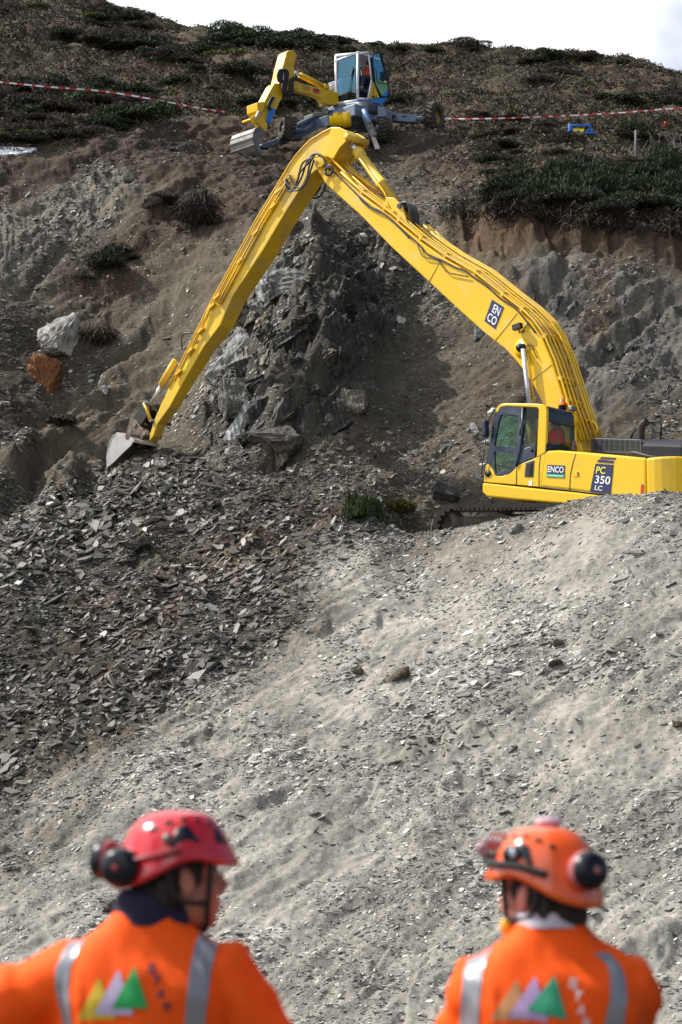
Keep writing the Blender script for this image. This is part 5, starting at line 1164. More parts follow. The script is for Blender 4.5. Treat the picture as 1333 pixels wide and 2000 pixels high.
# ================================================================== vegetation
def blades(n, cen, spread, ln, wd, up, name_seed, cols, fl=0.35):
    """n thin leaf blades; cen(n)->(n,3) roots, up = how upright; returns V,F,C arrays"""
    g = np.random.default_rng(name_seed); P = cen
    D = g.normal(0, 1, (n, 3)); D[:, 2] = np.abs(D[:, 2]) * up + up * .4; D /= np.linalg.norm(D, axis=1)[:, None]
    Wv = np.cross(D, g.normal(0, 1, (n, 3))); Wv /= np.linalg.norm(Wv, axis=1)[:, None] + 1e-9
    L = ln * g.uniform(.6, 1.3, n)[:, None]; w = wd * g.uniform(.6, 1.4, n)[:, None]
    V = np.stack([P - Wv * w * .5, P + Wv * w * .5, P + D * L + Wv * w * fl, P + D * L - Wv * w * fl], 1).reshape(-1, 3)
    F = np.arange(n * 4).reshape(n, 4); C = np.repeat(cols, 4, 0); return V, F, C
def shrub_mesh(name, seed, n, rx, ry, rz, ln, wd, up, col1, col2, lobes=7):
    g = np.random.default_rng(seed); L = g.normal(0, .5, (lobes, 3)) * np.array([rx, ry, .15 * rz]); L[:, 2] = np.abs(L[:, 2]); sz = g.uniform(.45, .8, lobes)
    k = g.integers(0, lobes, n); u = g.normal(0, 1, (n, 3)); u[:, 2] = np.abs(u[:, 2]); u /= np.linalg.norm(u, axis=1)[:, None]; r = g.uniform(.55, 1.0, n) ** .6
    P = L[k] + u * r[:, None] * np.array([rx, ry, rz]) * sz[k][:, None]
    tone = (g.random(n) * .7 + g.random(lobes)[k] * .3)[:, None]; cols = np.array(col1) * (1 - tone) + np.array(col2) * tone
    V, F, C = blades(n, P, 0, ln, wd, up, seed + 5, cols)
    # twigs inside
    me = np_mesh(name, V, F); add_col(me, C); return me
M_leaf = attr_mat('foliage', rough=0.75, spec=0.2, var=0.2, vscale=3, bump=0)
M_leaf.node_tree.nodes['Principled BSDF'].inputs['Roughness'].default_value = 0.7
M_woody = mat('dark_twigs', (.035, .026, .018), .9)
KINDS = {
 'green': (dict(n=4600, rx=.85, ry=.75, rz=.55, ln=.10, wd=.030, up=.8), (.016, .028, .009), (.060, .084, .030)),
 'dark': (dict(n=4200, rx=.95, ry=.80, rz=.50, ln=.09, wd=.032, up=.6), (.011, .015, .008), (.044, .056, .026)),
 'bright': (dict(n=2600, rx=.9, ry=.8, rz=.30, ln=.10, wd=.035, up=.9), (.050, .070, .012), (.13, .16, .035)),
 'heather': (dict(n=3800, rx=.95, ry=.85, rz=.34, ln=.10, wd=.022, up=.8), (.030, .023, .018), (.085, .066, .052)),
 'upright': (dict(n=4600, rx=.72, ry=.72, rz=.62, ln=.10, wd=.026, up=1.0), (.011, .017, .007), (.042, .056, .022)),
}
PROTO = {}
for i, (k, (d, c1, c2)) in enumerate(KINDS.items()):
    PROTO[k] = [shrub_mesh(k + '_shrub', 100 + 10 * i + j, col1=c1, col2=c2, **d) for j in range(2)]
NSH = 0
def shrub(px, py, wpx, kind, label, group=None, squash=1.0, sink=.12, hitp=None, name=None):
    global NSH
    P = hitp if hitp is not None else hit(px, py, 32)
    d = P.y; w = wpx / FPX * d; s = w / 2.0; NSH += 1
    nm = name or {'green': 'juniper_bush', 'dark': 'dark_shrub', 'bright': 'bright_green_shrub', 'heather': 'heather_bush', 'upright': 'broom_bush'}[kind]
    o = link(nm, PROTO[kind][NSH % 2], M_leaf)
    o.location = P - Vector((0, 0, sink * s)); o.rotation_euler = (0, 0, rng.uniform(0, 6.28)); o.scale = (s, s, s * squash)
    return tag(o, label, 'shrub', group)
# individually recognisable ones
SP = [
 (300,12,60,'green','green bush on the left skyline','s',1.0), (565,82,90,'green','rounded green bush on the skyline above the small excavator arm',None,1.0),
 (672,103,52,'dark','dark round bush on the skyline just left of the white cab',None,1.3), (765,98,75,'green','low spreading bush on the skyline behind the white cab',None,.7),
 (848,102,50,'green','rounded bush on the skyline right of the white cab',None,1.2), (925,101,42,'green','thin low bush on the middle of the skyline',None,.6),
 (1090,108,46,'bright','small yellowish bush on the right half of the skyline',None,.7), (1150,118,60,'green','low shrub strip on the right of the skyline',None,.6), (1210,126,50,'green','rightmost low green shrub on the skyline',None,.9),
 (452,106,88,'bright','bright yellow-green mat of shrub on the brown hillside',None,.9), (452,142,105,'dark','wide dark flat-topped shrub left of the small excavator arm',None,1.0), (350,165,90,'dark','dark shrub below the left skyline slope',None,1.0),
 (420,175,26,'dark','small round dark shrub left of the small excavator arm',None,1.2), (260,230,130,'green','large green bush at the head of the cut slope behind the tape',None,1.0), (215,245,80,'green','green bush at the left end of the hedge of bushes above the cut',None,1.0), (320,222,80,'green','green bush at the right end of the hedge of bushes above the cut',None,1.0), (405,215,40,'dark','small brown-green shrub at the right end of the left tape',None,.9),
 (775,205,80,'dark','very dark bush behind the right side of the small excavator',None,1.4), (8,205,50,'dark','dark bush cut off at the left edge under the tape',None,1.2),
 (170,545,50,'heather','small brown heather tuft beside the slipped bush',None,1.2), (262,505,46,'dark','small dark tuft uphill of the slipped bush',None,1.3),
 (215,525,100,'dark','dark green bush slipped halfway down the left slope',None,1.9), (712,1012,92,'green','uprooted dark green bush at the foot of the rock face',None,2.6),
 (1225,205,140,'dark','long dark shrub below the right part of the tape',None,.6), (1190,195,110,'dark','dark shrub above the right tape end',None,.6),
 (1150,318,60,'upright','green upright bush below the blue metal frame',None,1.0), (1085,300,50,'upright','green bush left below the blue metal frame',None,.9),
]
for px, py, w, k, lab, g, sq in SP: shrub(px, py, w, k, lab, None, sq)
for i, (px, py, w, k) in enumerate([(985,372,90,'dark'),(1050,378,110,'upright'),(1110,372,100,'upright'),(1010,345,80,'dark'),(1075,350,90,'upright'),(1150,360,100,'dark'),(1200,380,110,'upright'),(1190,350,90,'dark'),(1255,372,120,'upright'),(1310,380,110,'upright'),(1240,345,100,'upright'),(1300,340,110,'upright'),(1330,350,90,'upright'),(1140,390,90,'dark'),(1270,400,110,'dark'),(1320,410,90,'dark'),(1080,392,90,'dark'),(960,385,60,'dark'),(1345,385,100,'upright'),(1290,318,70,'upright'),(1225,400,80,'dark'),(1180,408,80,'dark'),(1000,388,80,'dark'),(1040,396,70,'dark')]):
    shrub(px, py + 6, w * 1.15, k, 'dark bush in the thicket along the top of the right-hand bank', 'thicket bushes on the right bank', rng.uniform(1.1, 2.4))
# random heath shrubs, denser in bands
cnt = 0; tries = 0
while cnt < 215 and tries < 6000:
    tries += 1; px = rng.uniform(-30, 1363); py = rng.uniform(10, 420)
    v = pline(VEG, px)
    if py > v - 6: continue
    if 640 < px < 770 and 90 < py < 300: continue
    P = None
    bandn = float(vn(np.array([px / 120.]), np.array([py / 38.]), None, 301)[0]); left = px < 620
    if bandn < (-.15 if left else .12) : continue
    P = hit(px, py, 66, 112)
    if P.y > 108: continue
    r = rng.random(); k = ('dark' if r < .42 else 'heather' if r < .78 else 'green' if r < .93 else 'bright') if left else ('heather' if r < .6 else 'dark' if r < .9 else 'green')
    lab = {'dark': 'low dark heath shrub scattered over the upper hillside', 'heather': 'brown heather cushion scattered over the upper hillside', 'green': 'low green juniper shrub scattered over the upper hillside', 'bright': 'small bright green shrub scattered over the upper hillside'}[k]
    shrub(px, py, rng.uniform(36, 90) * (1.35 if left else 1.0), k, lab, {'dark': 'dark heath shrubs', 'heather': 'heather cushions', 'green': 'low juniper shrubs', 'bright': 'small bright shrubs'}[k], rng.uniform(.7, 1.2), hitp=P); cnt += 1
print('shrubs', NSH, tries)
# carpet of heath and dry grass
n = 110000; y = rng.uniform(63, 108, n); t = rng.uniform(-.158, .158, n); x = t * y
z = H(x, y); qx, qy = proj(x, y, z); mk = masks(x, y, qx, qy)['veg']
w = fbm(x * .6, y * .9, None, 3, 401); keep = (rng.random(n) < mk * np.clip(.7 + w, .15, 1)) ; x, y, z, w = x[keep], y[keep], z[keep], w[keep]; m = len(x)
g1 = fbm(x * .35, y * .6, None, 3, 403)
straw, heath, gren = np.array([.175, .132, .090]), np.array([.060, .045, .036]), np.array([.056, .068, .024])
a = sstep(-.25, .25, w + rng.normal(0, .2, m))[:, None]; b = sstep(.0, .3, g1 + rng.normal(0, .15, m))[:, None]
c = heath * a + straw * (1 - a) * .9; c = c * (1 - b * .6) + gren * b * .6; c *= rng.uniform(.55, 1.35, (m, 1))
reps = 4; P = np.repeat(np.stack([x, y, z], -1), reps, 0) + rng.normal(0, 1, (m * reps, 3)) * np.array([.10, .10, .02])
V, F, C = blades(m * reps, P, 0, .12, .040, .35, 77, np.repeat(c, reps, 0))
me = np_mesh('heath_grass', V, F); add_col(me, C); tag(link('heath_grass', me, M_leaf), 'brown heath and dry grass covering the upper hillside', None, kind='stuff')
BEDS = []
def rock(px, py, w, h, label, seed, col, depth=.5, rotz=0.0, rot=0.0, strata=9.0, dirt=(.10, .09, .075), rough=.7, cat='rock', name='rock', lift=.0, dark=None):
    P = hit(px, py); s = w / FPX * P.y; hh = h / FPX * P.y; g = np.random.default_rng(seed)
    bm = bmesh.new(); pts = []
    for k in range(14):
        u = g.normal(0, 1, 3); u /= np.linalg.norm(u); u = np.sign(u) * np.abs(u) ** .55; pts.append(bm.verts.new((u[0] * s / 2, u[1] * s * depth / 2, u[2] * hh / 2)))
    bmesh.ops.convex_hull(bm, input=bm.verts[:])
    bmesh.ops.delete(bm, geom=[v for v in bm.verts if not v.link_faces], context='VERTS')
    bmesh.ops.triangulate(bm, faces=bm.faces[:]); bmesh.ops.subdivide_edges(bm, edges=bm.edges[:], cuts=11, use_grid_fill=True)
    co = np.array([v.co[:] for v in bm.verts]); no = np.array([v.normal[:] for v in bm.verts]) if len(bm.verts) else co
    bm.normal_update(); no = np.array([v.normal[:] for v in bm.verts])
    q = (co[:, 2] * .85 + co[:, 0] * .45) / max(s, hh) * strata * 1.4 + .9 * fbm(co[:, 0] * 2 / s, co[:, 1] * 2 / s, co[:, 2] * 2 / s, 3, seed)
    d = ((q - np.floor(q)) - .5) * (.035 * s) + .09 * s * fbm(co[:, 0] * 4 / s, co[:, 1] * 4 / s, co[:, 2] * 4 / s, 4, seed + 1, .6)
    for v, dd, nn in zip(bm.verts, d, no): v.co += Vector(nn) * float(dd)
    me = bpy.data.meshes.new(name); bm.to_mesh(me); bm.free()
    m = mat(name + '_stone', col, rough, spec=.4, var=.3, vscale=4 / s, dirt=dark or dirt, dscale=2.5 / s, damt=.62, bump=.8, bscale=14 / s)
    if w > 60: BEDS.append(m)
    o = link(name, me, m); o.location = P + Vector((0, .05 * s, lift * hh)); o.rotation_euler = (R(-20), R(rot), R(rotz)); return tag(o, label, cat)
# hanging turf and root clods
def clod(px, py, w, h, label, seed, col1=(.012, .009, .007), col2=(.05, .035, .022), cat='turf clod', drop=1.0):
    P = hit(px, py); s = w / FPX * P.y; hh = h / FPX * P.y; g = np.random.default_rng(seed); n = 1500
    u = g.normal(0, 1, (n, 3)); u /= np.linalg.norm(u, axis=1)[:, None]; r = g.uniform(.5, 1, n)[:, None]; Q = u * r * np.array([s / 2, s / 3, hh / 2])
    t = g.random(n)[:, None]; V, F, C = blades(n, Q, 0, s * .13, .016, -1.7 * drop, seed, np.array(col1) * (1 - t) + np.array(col2) * t)
    P = P + Vector((0, 0, hh * .3)); root = tag(empty('turf_clod', P), label, cat)
    me = np_mesh('roots', V, F); add_col(me, C); link('roots', me, M_leaf, root)
    mb = MB(); mb.ell((0, 0, 0), (s * .36, s * .22, hh * .34), None, 16, 10); o = mb.build('soil', mat('dark_clod_soil', tuple(col1), .95, bump=.5, bscale=8), root)
    for v in o.data.vertices: v.co *= 1 + .22 * g.normal(0, .5)
    return root
clod(385,438,105,100,'black mass of hanging roots and turf above the long arm',11)
clod(318,398,60,26,'dark overhanging root clod left of the long arm',12)
clod(190,668,85,50,'brown turf clod beside the pale boulder',13,(.03,.022,.014),(.09,.06,.035))
clod(778,1003,70,30,'olive mossy turf lump beside the uprooted bush',14,(.05,.045,.015),(.14,.11,.04),drop=-1)
clod(232,495,60,30,'dark brown turf lump above the slipped green bush',15)
rock(772,1330,66,20,'brown earth lump on the pale slope below the excavator',16,(.11,.085,.055),.7,rot=-18,cat='earth clod',name='earth_clod',lift=.35,dark=(.05,.04,.025),strata=2)
rock(1090,1262,24,15,'upper of two brown earth lumps on the pale slope',17,(.12,.09,.06),.7,rot=-20,cat='earth clod',name='earth_clod',lift=.35,dark=(.05,.04,.025),strata=2)
rock(1085,1305,30,15,'lower of two brown earth lumps on the pale slope',18,(.09,.07,.045),.7,rot=-10,cat='earth clod',name='earth_clod',lift=.35,dark=(.04,.03,.02),strata=2)
rock(215,1780,40,22,'dark earth lump by the left worker collar',19,(.07,.055,.035),.7,rot=-20,cat='earth clod',name='earth_clod',lift=.3,dark=(.035,.025,.018),strata=2)
rock(1325,1420,24,18,'brown earth lump at the right picture edge',20,(.10,.07,.045),.7,cat='earth clod',name='earth_clod',lift=.3,dark=(.05,.035,.02),strata=2)
rock(697,1318,28,15,'small tan earth lump left on the pale slope',21,(.15,.12,.08),.7,cat='earth clod',name='earth_clod',lift=.3,dark=(.08,.06,.04),strata=2)
clod(120,830,60,30,'dark turf shreds at the left foot of the tan slope',22)

# ================================================================== rocks
rock(124,680,122,124,'large pale layered boulder lodged in the left slope',31,(.34,.33,.30),.8,rot=-20,strata=16,cat='boulder',name='boulder',lift=.2)
rock(84,744,72,104,'rust-orange rock face under the pale boulder',32,(.20,.075,.018),.6,rot=8,dark=(.06,.022,.010),strata=5,cat='boulder',name='boulder',lift=.1)
rock(698,476,48,15,'bright white slab lying on top of the rock face',33,(.72,.71,.69),.7,strata=4,lift=.3)
rock(655,490,26,12,'small pale slab left of the bright white slab',34,(.45,.45,.44),.7,strata=4,lift=.3)
rock(311,918,36,18,'bright white slab on the heap under the bucket',35,(.62,.61,.58),.8,rot=8,lift=.5,strata=4)
rock(785,632,19,19,'square white stone in the middle of the dark face',36,(.62,.62,.60),.4,lift=.4,strata=3)
rock(926,846,16,28,'pale slab left of the cab mirror',37,(.55,.55,.53),.4,rot=-22,lift=.3,strata=3)
rock(936,662,22,46,'smooth grey slab under the boom sign',38,(.22,.225,.24),.4,rot=12,strata=3,lift=.2)
rock(868,978,72,50,'upright black slate block behind the track',39,(.030,.034,.036),.5,rot=4,strata=3,dark=(.06,.055,.05),lift=.3)
rock(690,795,62,68,'brown pointed rock at the foot of the dark face',40,(.17,.145,.11),.6,rot=15,strata=12,lift=.1)
rock(268,1078,62,22,'dark overhanging slab in the tipped material',41,(.07,.065,.055),.8,rot=-18,lift=.2)
rock(612,1592,27,11,'white flat stone alone on the pale slope between the workers',42,(.60,.59,.56),.8,rot=-8,lift=.4,strata=3)
rock(300,405,52,20,'dark flat rock sticking out of the brown soil',43,(.06,.055,.05),.7,rot=-20,lift=.2)
rock(210,346,26,10,'small dark slab at the top of the left grey rubble',44,(.20,.19,.17),.7,lift=.4)
rock(252,358,26,9,'small slab right of the left grey rubble',45,(.17,.16,.14),.7,lift=.4)
rock(205,768,18,24,'pale patchy stone in the tan slope',46,(.34,.34,.34),.4,rot=15,lift=.2,strata=3)
rock(575,545,110,90,'large grey slab face leaning beside the long arm',47,(.17,.175,.18),.5,rot=-35,strata=14,name='boulder',cat='boulder',lift=-.1)
rock(455,690,90,150,'tall pale layered rock rib behind the long arm',48,(.24,.245,.24),.6,rot=18,strata=16,name='boulder',cat='boulder',lift=-.12)
rock(520,600,80,110,'grey layered rib in the dark face',49,(.15,.155,.155),.6,rot=25,strata=14,name='boulder',cat='boulder',lift=-.1)
rock(470,770,100,110,'streaky grey rock at the base of the pale rib',50,(.20,.195,.175),.6,rot=12,strata=14,name='boulder',cat='boulder',lift=-.1)
rock(540,850,110,90,'brown-grey rock block at the base of the face',51,(.085,.078,.066),.6,rot=-20,strata=10,name='boulder',cat='boulder',lift=-.1)
rock(1010,1040,34,14,'pale split slab on the ridge crest below the engine house',52,(.42,.42,.41),.7,rot=-30,lift=.3,strata=4)
# steeply dipping layered crags making up the broken face, merged into one outcrop
def crags(poly, n, s0, s1, name, label, seed, tone):
    g = np.random.default_rng(seed); V = []; F = []; C = []; off = 0
    xs = [p[0] for p in poly]; ys = [p[1] for p in poly]; k_ = 0
    while k_ < n:
        a = g.uniform(min(xs), max(xs)); b = g.uniform(min(ys), max(ys))
        if poly_mask(poly, np.array([a]), np.array([b]), 10)[0] < g.random(): continue
        k_ += 1; p = hit(a, b, 50, 80); s = math.exp(g.uniform(math.log(s0), math.log(s1))); bm = bmesh.new()
        for _ in range(13):
            u = g.normal(0, 1, 3); u /= np.linalg.norm(u); u = np.sign(u) * np.abs(u) ** .6; bm.verts.new((u[0] * s * g.uniform(.2, .34), u[1] * s * .42, u[2] * s * .75))
        bmesh.ops.convex_hull(bm, input=bm.verts[:]); bmesh.ops.delete(bm, geom=[v for v in bm.verts if not v.link_faces], context='VERTS')
        bmesh.ops.triangulate(bm, faces=bm.faces[:]); bmesh.ops.subdivide_edges(bm, edges=bm.edges[:], cuts=(5 if s > .5 else 3), use_grid_fill=True); bm.normal_update(); bmesh.ops.triangulate(bm, faces=bm.faces[:])
        co = np.array([v.co[:] for v in bm.verts]); no = np.array([v.normal[:] for v in bm.verts])
        q = co[:, 0] / s * 13 + 1.0 * fbm(co[:, 0] * 2 / s, co[:, 1] * 2 / s, co[:, 2] * 2 / s, 2, seed + k_)      # beds across x
        d = ((q - np.floor(q)) - .6) * .07 * s + .10 * s * fbm(co[:, 0] * 3 / s, co[:, 1] * 3 / s, co[:, 2] * 3 / s, 3, k_, .6); co = co + no * d[:, None]
        Rm = (Matrix.Rotation(g.normal(R(38), R(18)), 3, 'Y') @ Matrix.Rotation(g.normal(R(-15), R(14)), 3, 'X') @ Matrix.Rotation(g.normal(R(-25), R(25)), 3, 'Z'))
        co = co @ np.array(Rm).T + np.array(p) + np.array([0, .18 * s, -.42 * s])
        col = np.array(tone) * math.exp(g.normal(0, .30)) * (np.array([1.2, 1, .78]) if g.random() < .25 else 1)
        if g.random() < .10: col = col * 2.4
        bed = .75 + .5 * (np.floor(q) * .618 % 1); V.append(co); C.append(np.clip(col[None] * bed[:, None], .01, .6)); F += [[off + v.index for v in f.verts] for f in bm.faces]; off += len(co); bm.free()
    me = np_mesh(name, np.concatenate(V), np.array(F)); me.polygons.foreach_set('use_smooth', np.zeros(len(me.polygons), bool)); add_col(me, np.concatenate(C))
    return tag(link(name, me, M_plate), label, None, kind='structure')
M_plate = attr_mat('shale_plate', rough=0.6, spec=0.4, var=0.4, vscale=7, bump=0.7, bscale=14, bdist=0.04)
def bedding(m, scale, ang, amt=.45):
    """continuous bedding lines across the rock: colour bands and relief"""
    t = m.node_tree; b = t.nodes['Principled BSDF']; tcn = t.nodes.new('ShaderNodeTexCoord'); mp_ = t.nodes.new('ShaderNodeMapping'); mp_.inputs['Rotation'].default_value = (0, R(ang), 0); mp_.inputs['Scale'].default_value = (1, .5, .35)
    wv = t.nodes.new('ShaderNodeTexWave'); wv.wave_type = 'BANDS'; wv.bands_direction = 'X'; wv.inputs['Scale'].default_value = scale; wv.inputs['Distortion'].default_value = 9; wv.inputs['Detail'].default_value = 6; wv.inputs['Detail Scale'].default_value = 1.6; wv.inputs['Detail Roughness'].default_value = .7
    t.links.new(tcn.outputs['Object'], mp_.inputs[0]); t.links.new(mp_.outputs[0], wv.inputs[0])
    r = t.nodes.new('ShaderNodeMapRange'); r.inputs[3].default_value = 1 - amt; r.inputs[4].default_value = 1 + amt; t.links.new(wv.outputs['Fac'], r.inputs[0])
    old = b.inputs['Base Color'].links[0].from_socket; q = t.nodes.new('ShaderNodeMix'); q.data_type = 'RGBA'; q.blend_type = 'MULTIPLY'; q.inputs[0].default_value = 1; t.links.new(old, q.inputs[6]); t.links.new(r.outputs[0], q.inputs[7]); t.links.new(q.outputs[2], b.inputs['Base Color'])
    u = t.nodes.new('ShaderNodeBump'); u.inputs['Strength'].default_value = min(1, amt * 2.2); u.inputs['Distance'].default_value = .04; t.links.new(wv.outputs['Fac'], u.inputs['Height'])
    if b.inputs['Normal'].links: t.links.new(b.inputs['Normal'].links[0].from_socket, u.inputs['Normal'])
    t.links.new(u.outputs[0], b.inputs['Normal'])
bedding(M_plate, 2.6, 35, .38)
crags([(420,800),(450,640),(520,510),(600,450),(720,470),(790,560),(770,640),(690,720),(720,800),(640,850),(560,900),(440,880)], 190, .2, 1.2, 'shale_outcrop', 'broken dark shale crags of the central rock face', 61, (.052, .052, .048))
crags([(420,860),(430,700),(480,560),(560,500),(600,560),(560,680),(520,800),(500,880)], 34, .5, 1.5, 'pale_rock_rib', 'pale layered shale ribs along the left side of the central rock face', 64, (.125, .128, .124))
crags([(940,620),(960,560),(1080,540),(1333,600),(1333,760),(1120,800),(1060,700)], 60, .2, .8, 'bank_outcrop', 'grey shale ribs in the right-hand bank', 62, (.085, .086, .088))
crags([(-20,440),(60,400),(190,340),(270,360),(230,430),(120,500),(0,560)], 120, .12, .45, 'left_outcrop', 'pale fractured rock at the left edge', 63, (.12, .12, .11))
# roots and turf hanging over the edge of the right-hand bank
hg = np.random.default_rng(41); n = 9000; P = []
for _ in range(150):
    a = hg.uniform(862, 1400); b = pline([(862,398),(1000,400),(1200,424),(1400,440)], a) + hg.uniform(-6, 26); p = hit(a, b, 60, 75); P.append(np.array(p) + np.array([0, -.1, .05]))
P = np.array(P)[hg.integers(0, 150, n)] + hg.normal(0, 1, (n, 3)) * np.array([.22, .10, .14]); tt = hg.random(n)[:, None]
V, F, C = blades(n, P, 0, .22, .02, -.9, 42, np.array([.012, .009, .006]) * (1 - tt) + np.array([.05, .036, .022]) * tt)
me = np_mesh('hanging_roots', V, F); add_col(me, C); tag(link('hanging_roots', me, M_leaf), 'dark roots and turf hanging over the top edge of the right-hand bank', None, kind='stuff')

for m_ in BEDS: bedding(m_, 4.5, 50, .16)
# snow patch
sp = MB(); pts = [hit(a, b, 60) + Vector((0, 0, .05)) for a, b in ((-40,302),(-40,291),(10,290),(45,291),(74,293),(62,299),(30,303),(0,304))]
c_ = sum(pts, Vector()) / len(pts); sp.add(pts + [p - Vector((0, 0, .3)) for p in pts], [list(range(8))] + [[i, (i + 1) % 8, 8 + (i + 1) % 8, 8 + i] for i in range(8)]); tag(sp.build('snow', mat('old_snow', (.85, .86, .88), .6), None), 'thin strip of old snow at the left edge', None, kind='structure')

# ================================================================== barrier tapes
def tape(path, d, label, wd=.055, stripe=.22, sag=0):
    P = catmull([at(a, b, dd) for (a, b), dd in zip(path, d)], 14); L = 0; V = []; F = []; mi = []
    # resample by length
    out = [P[0]]; acc = 0
    for i in range(1, len(P)):
        seg = (P[i] - P[i - 1]); n_ = max(1, int(seg.length / (stripe / 2)))
        for k in range(n_): out.append(P[i - 1] + seg * ((k + 1) / n_))
    dist = 0
    for i, p in enumerate(out):
        if i: dist += (p - out[i - 1]).length
        tw = .5 * math.sin(i * .13) ; w_ = Vector((0, math.sin(tw) * wd / 2, math.cos(tw) * wd / 2)); V += [p - w_, p + w_, p + w_ + Vector((0, .002, 0)), p - w_ + Vector((0, .002, 0))]
        if i < len(out) - 1:
            b = 4 * i
            for q_ in ((0, 4, 5, 1), (1, 5, 6, 2), (2, 6, 7, 3), (3, 7, 4, 0)): F.append([b + k for k in q_]); mi.append(int(dist / stripe) % 2)
    me = bpy.data.meshes.new('barrier_tape'); me.from_pydata([tuple(v) for v in V], [], F); me.update()
    me.materials.append(mat('white_tape', (.8, .78, .78), .4)); me.materials.append(mat('red_tape', (.55, .04, .04), .5)); me.polygons.foreach_set('material_index', mi)
    return tag(link('barrier_tape', me), label, 'tape')
tape([(-60,153),(0,160),(100,170),(200,178),(300,194),(395,212),(445,219)], [74,74.5,75,75.5,76,77,78], 'red and white barrier tape stretched across the left hillside')
tape([(868,231),(900,232),(980,231),(1080,227),(1200,221),(1300,213),(1400,206)], [78.5,78.5,78.5,79,79.5,80,80], 'red and white barrier tape stretched across the right hillside from the big wheel')
# blue frame with yellow board
P = hit(1135, 263, 60); fr_ = tag(empty('road_barrier', P), 'blue tubular metal frame with a yellow board on the right hillside', 'barrier')
px2m = P.y / FPX
fm_ = MB(); fm_.tube([(-24 * px2m, 0, -.1), (-24 * px2m, 0, 19 * px2m), (20 * px2m, 0, 19 * px2m), (21 * px2m, 0, 3 * px2m), (29 * px2m, -.1, 0)], .035, 8); fm_.tube([(8 * px2m, 0, .02), (20 * px2m, 0, 12 * px2m)], .03, 6); fm_.tube([(8 * px2m, 0, .04), (28 * px2m, -.05, .04)], .03, 6)
M_bf = mat('frame_blue_paint', (.01, .14, .62), .4); fm_.build('tube_frame', M_bf, fr_)
MB().box((-22 * px2m, -.1, 9 * px2m), (.1, .3, .2)).build('frame_foot', M_bf, fr_, .02)
MB().box((-4 * px2m, .02, 9 * px2m), (21 * px2m, .03, 6 * px2m)).build('yellow_board', M_yelsign, fr_)
# post and dead brush
P = hit(1243, 318, 60); po = MB(); po.tube([P - Vector((0, 0, .3)), P + Vector((.0, 0, .5)), P + Vector((.01, 0, 1.02))], [.05, .045, .04], 8); tag(po.build('fence_post', mat('weathered_wood', (.14, .135, .15), .85, var=.3, vscale=20), None), 'grey weathered wooden post among the right-hand bushes', 'post')
g = np.random.default_rng(9); db = MB(); P = hit(1285, 318, 60)
for k in range(48):
    a = P + Vector((g.uniform(-.8, .9), g.uniform(-.3, .4), g.uniform(-.1, .5))); dirv = Vector((g.normal(0, 1), g.normal(0, .4), abs(g.normal(0, .7)))).normalized(); pts = [a]
    for j in range(4): dirv = (dirv + Vector((g.normal(0, .35), g.normal(0, .3), g.normal(0, .3)))).normalized(); pts.append(pts[-1] + dirv * g.uniform(.1, .22))
    db.tube(pts, [.014, .012, .010, .007, .004], 5)
tag(db.build('dead_brush', mat('bleached_branches', (.13, .12, .125), .8, var=.25, vscale=20), None), 'tangle of bleached dead branches right of the wooden post', 'brushwood')
P = hit(1300, 246, 60); tag(MB().lathe(P, (0, 0, 1), [(-.05, .001), (-.05, .04), (.1, .06), (.14, .05), (.15, .001)], 10).build('marker', mat('red_marker', (.7, .06, .02), .4), None), 'tiny red marker in the heath under the right tape', 'marker')
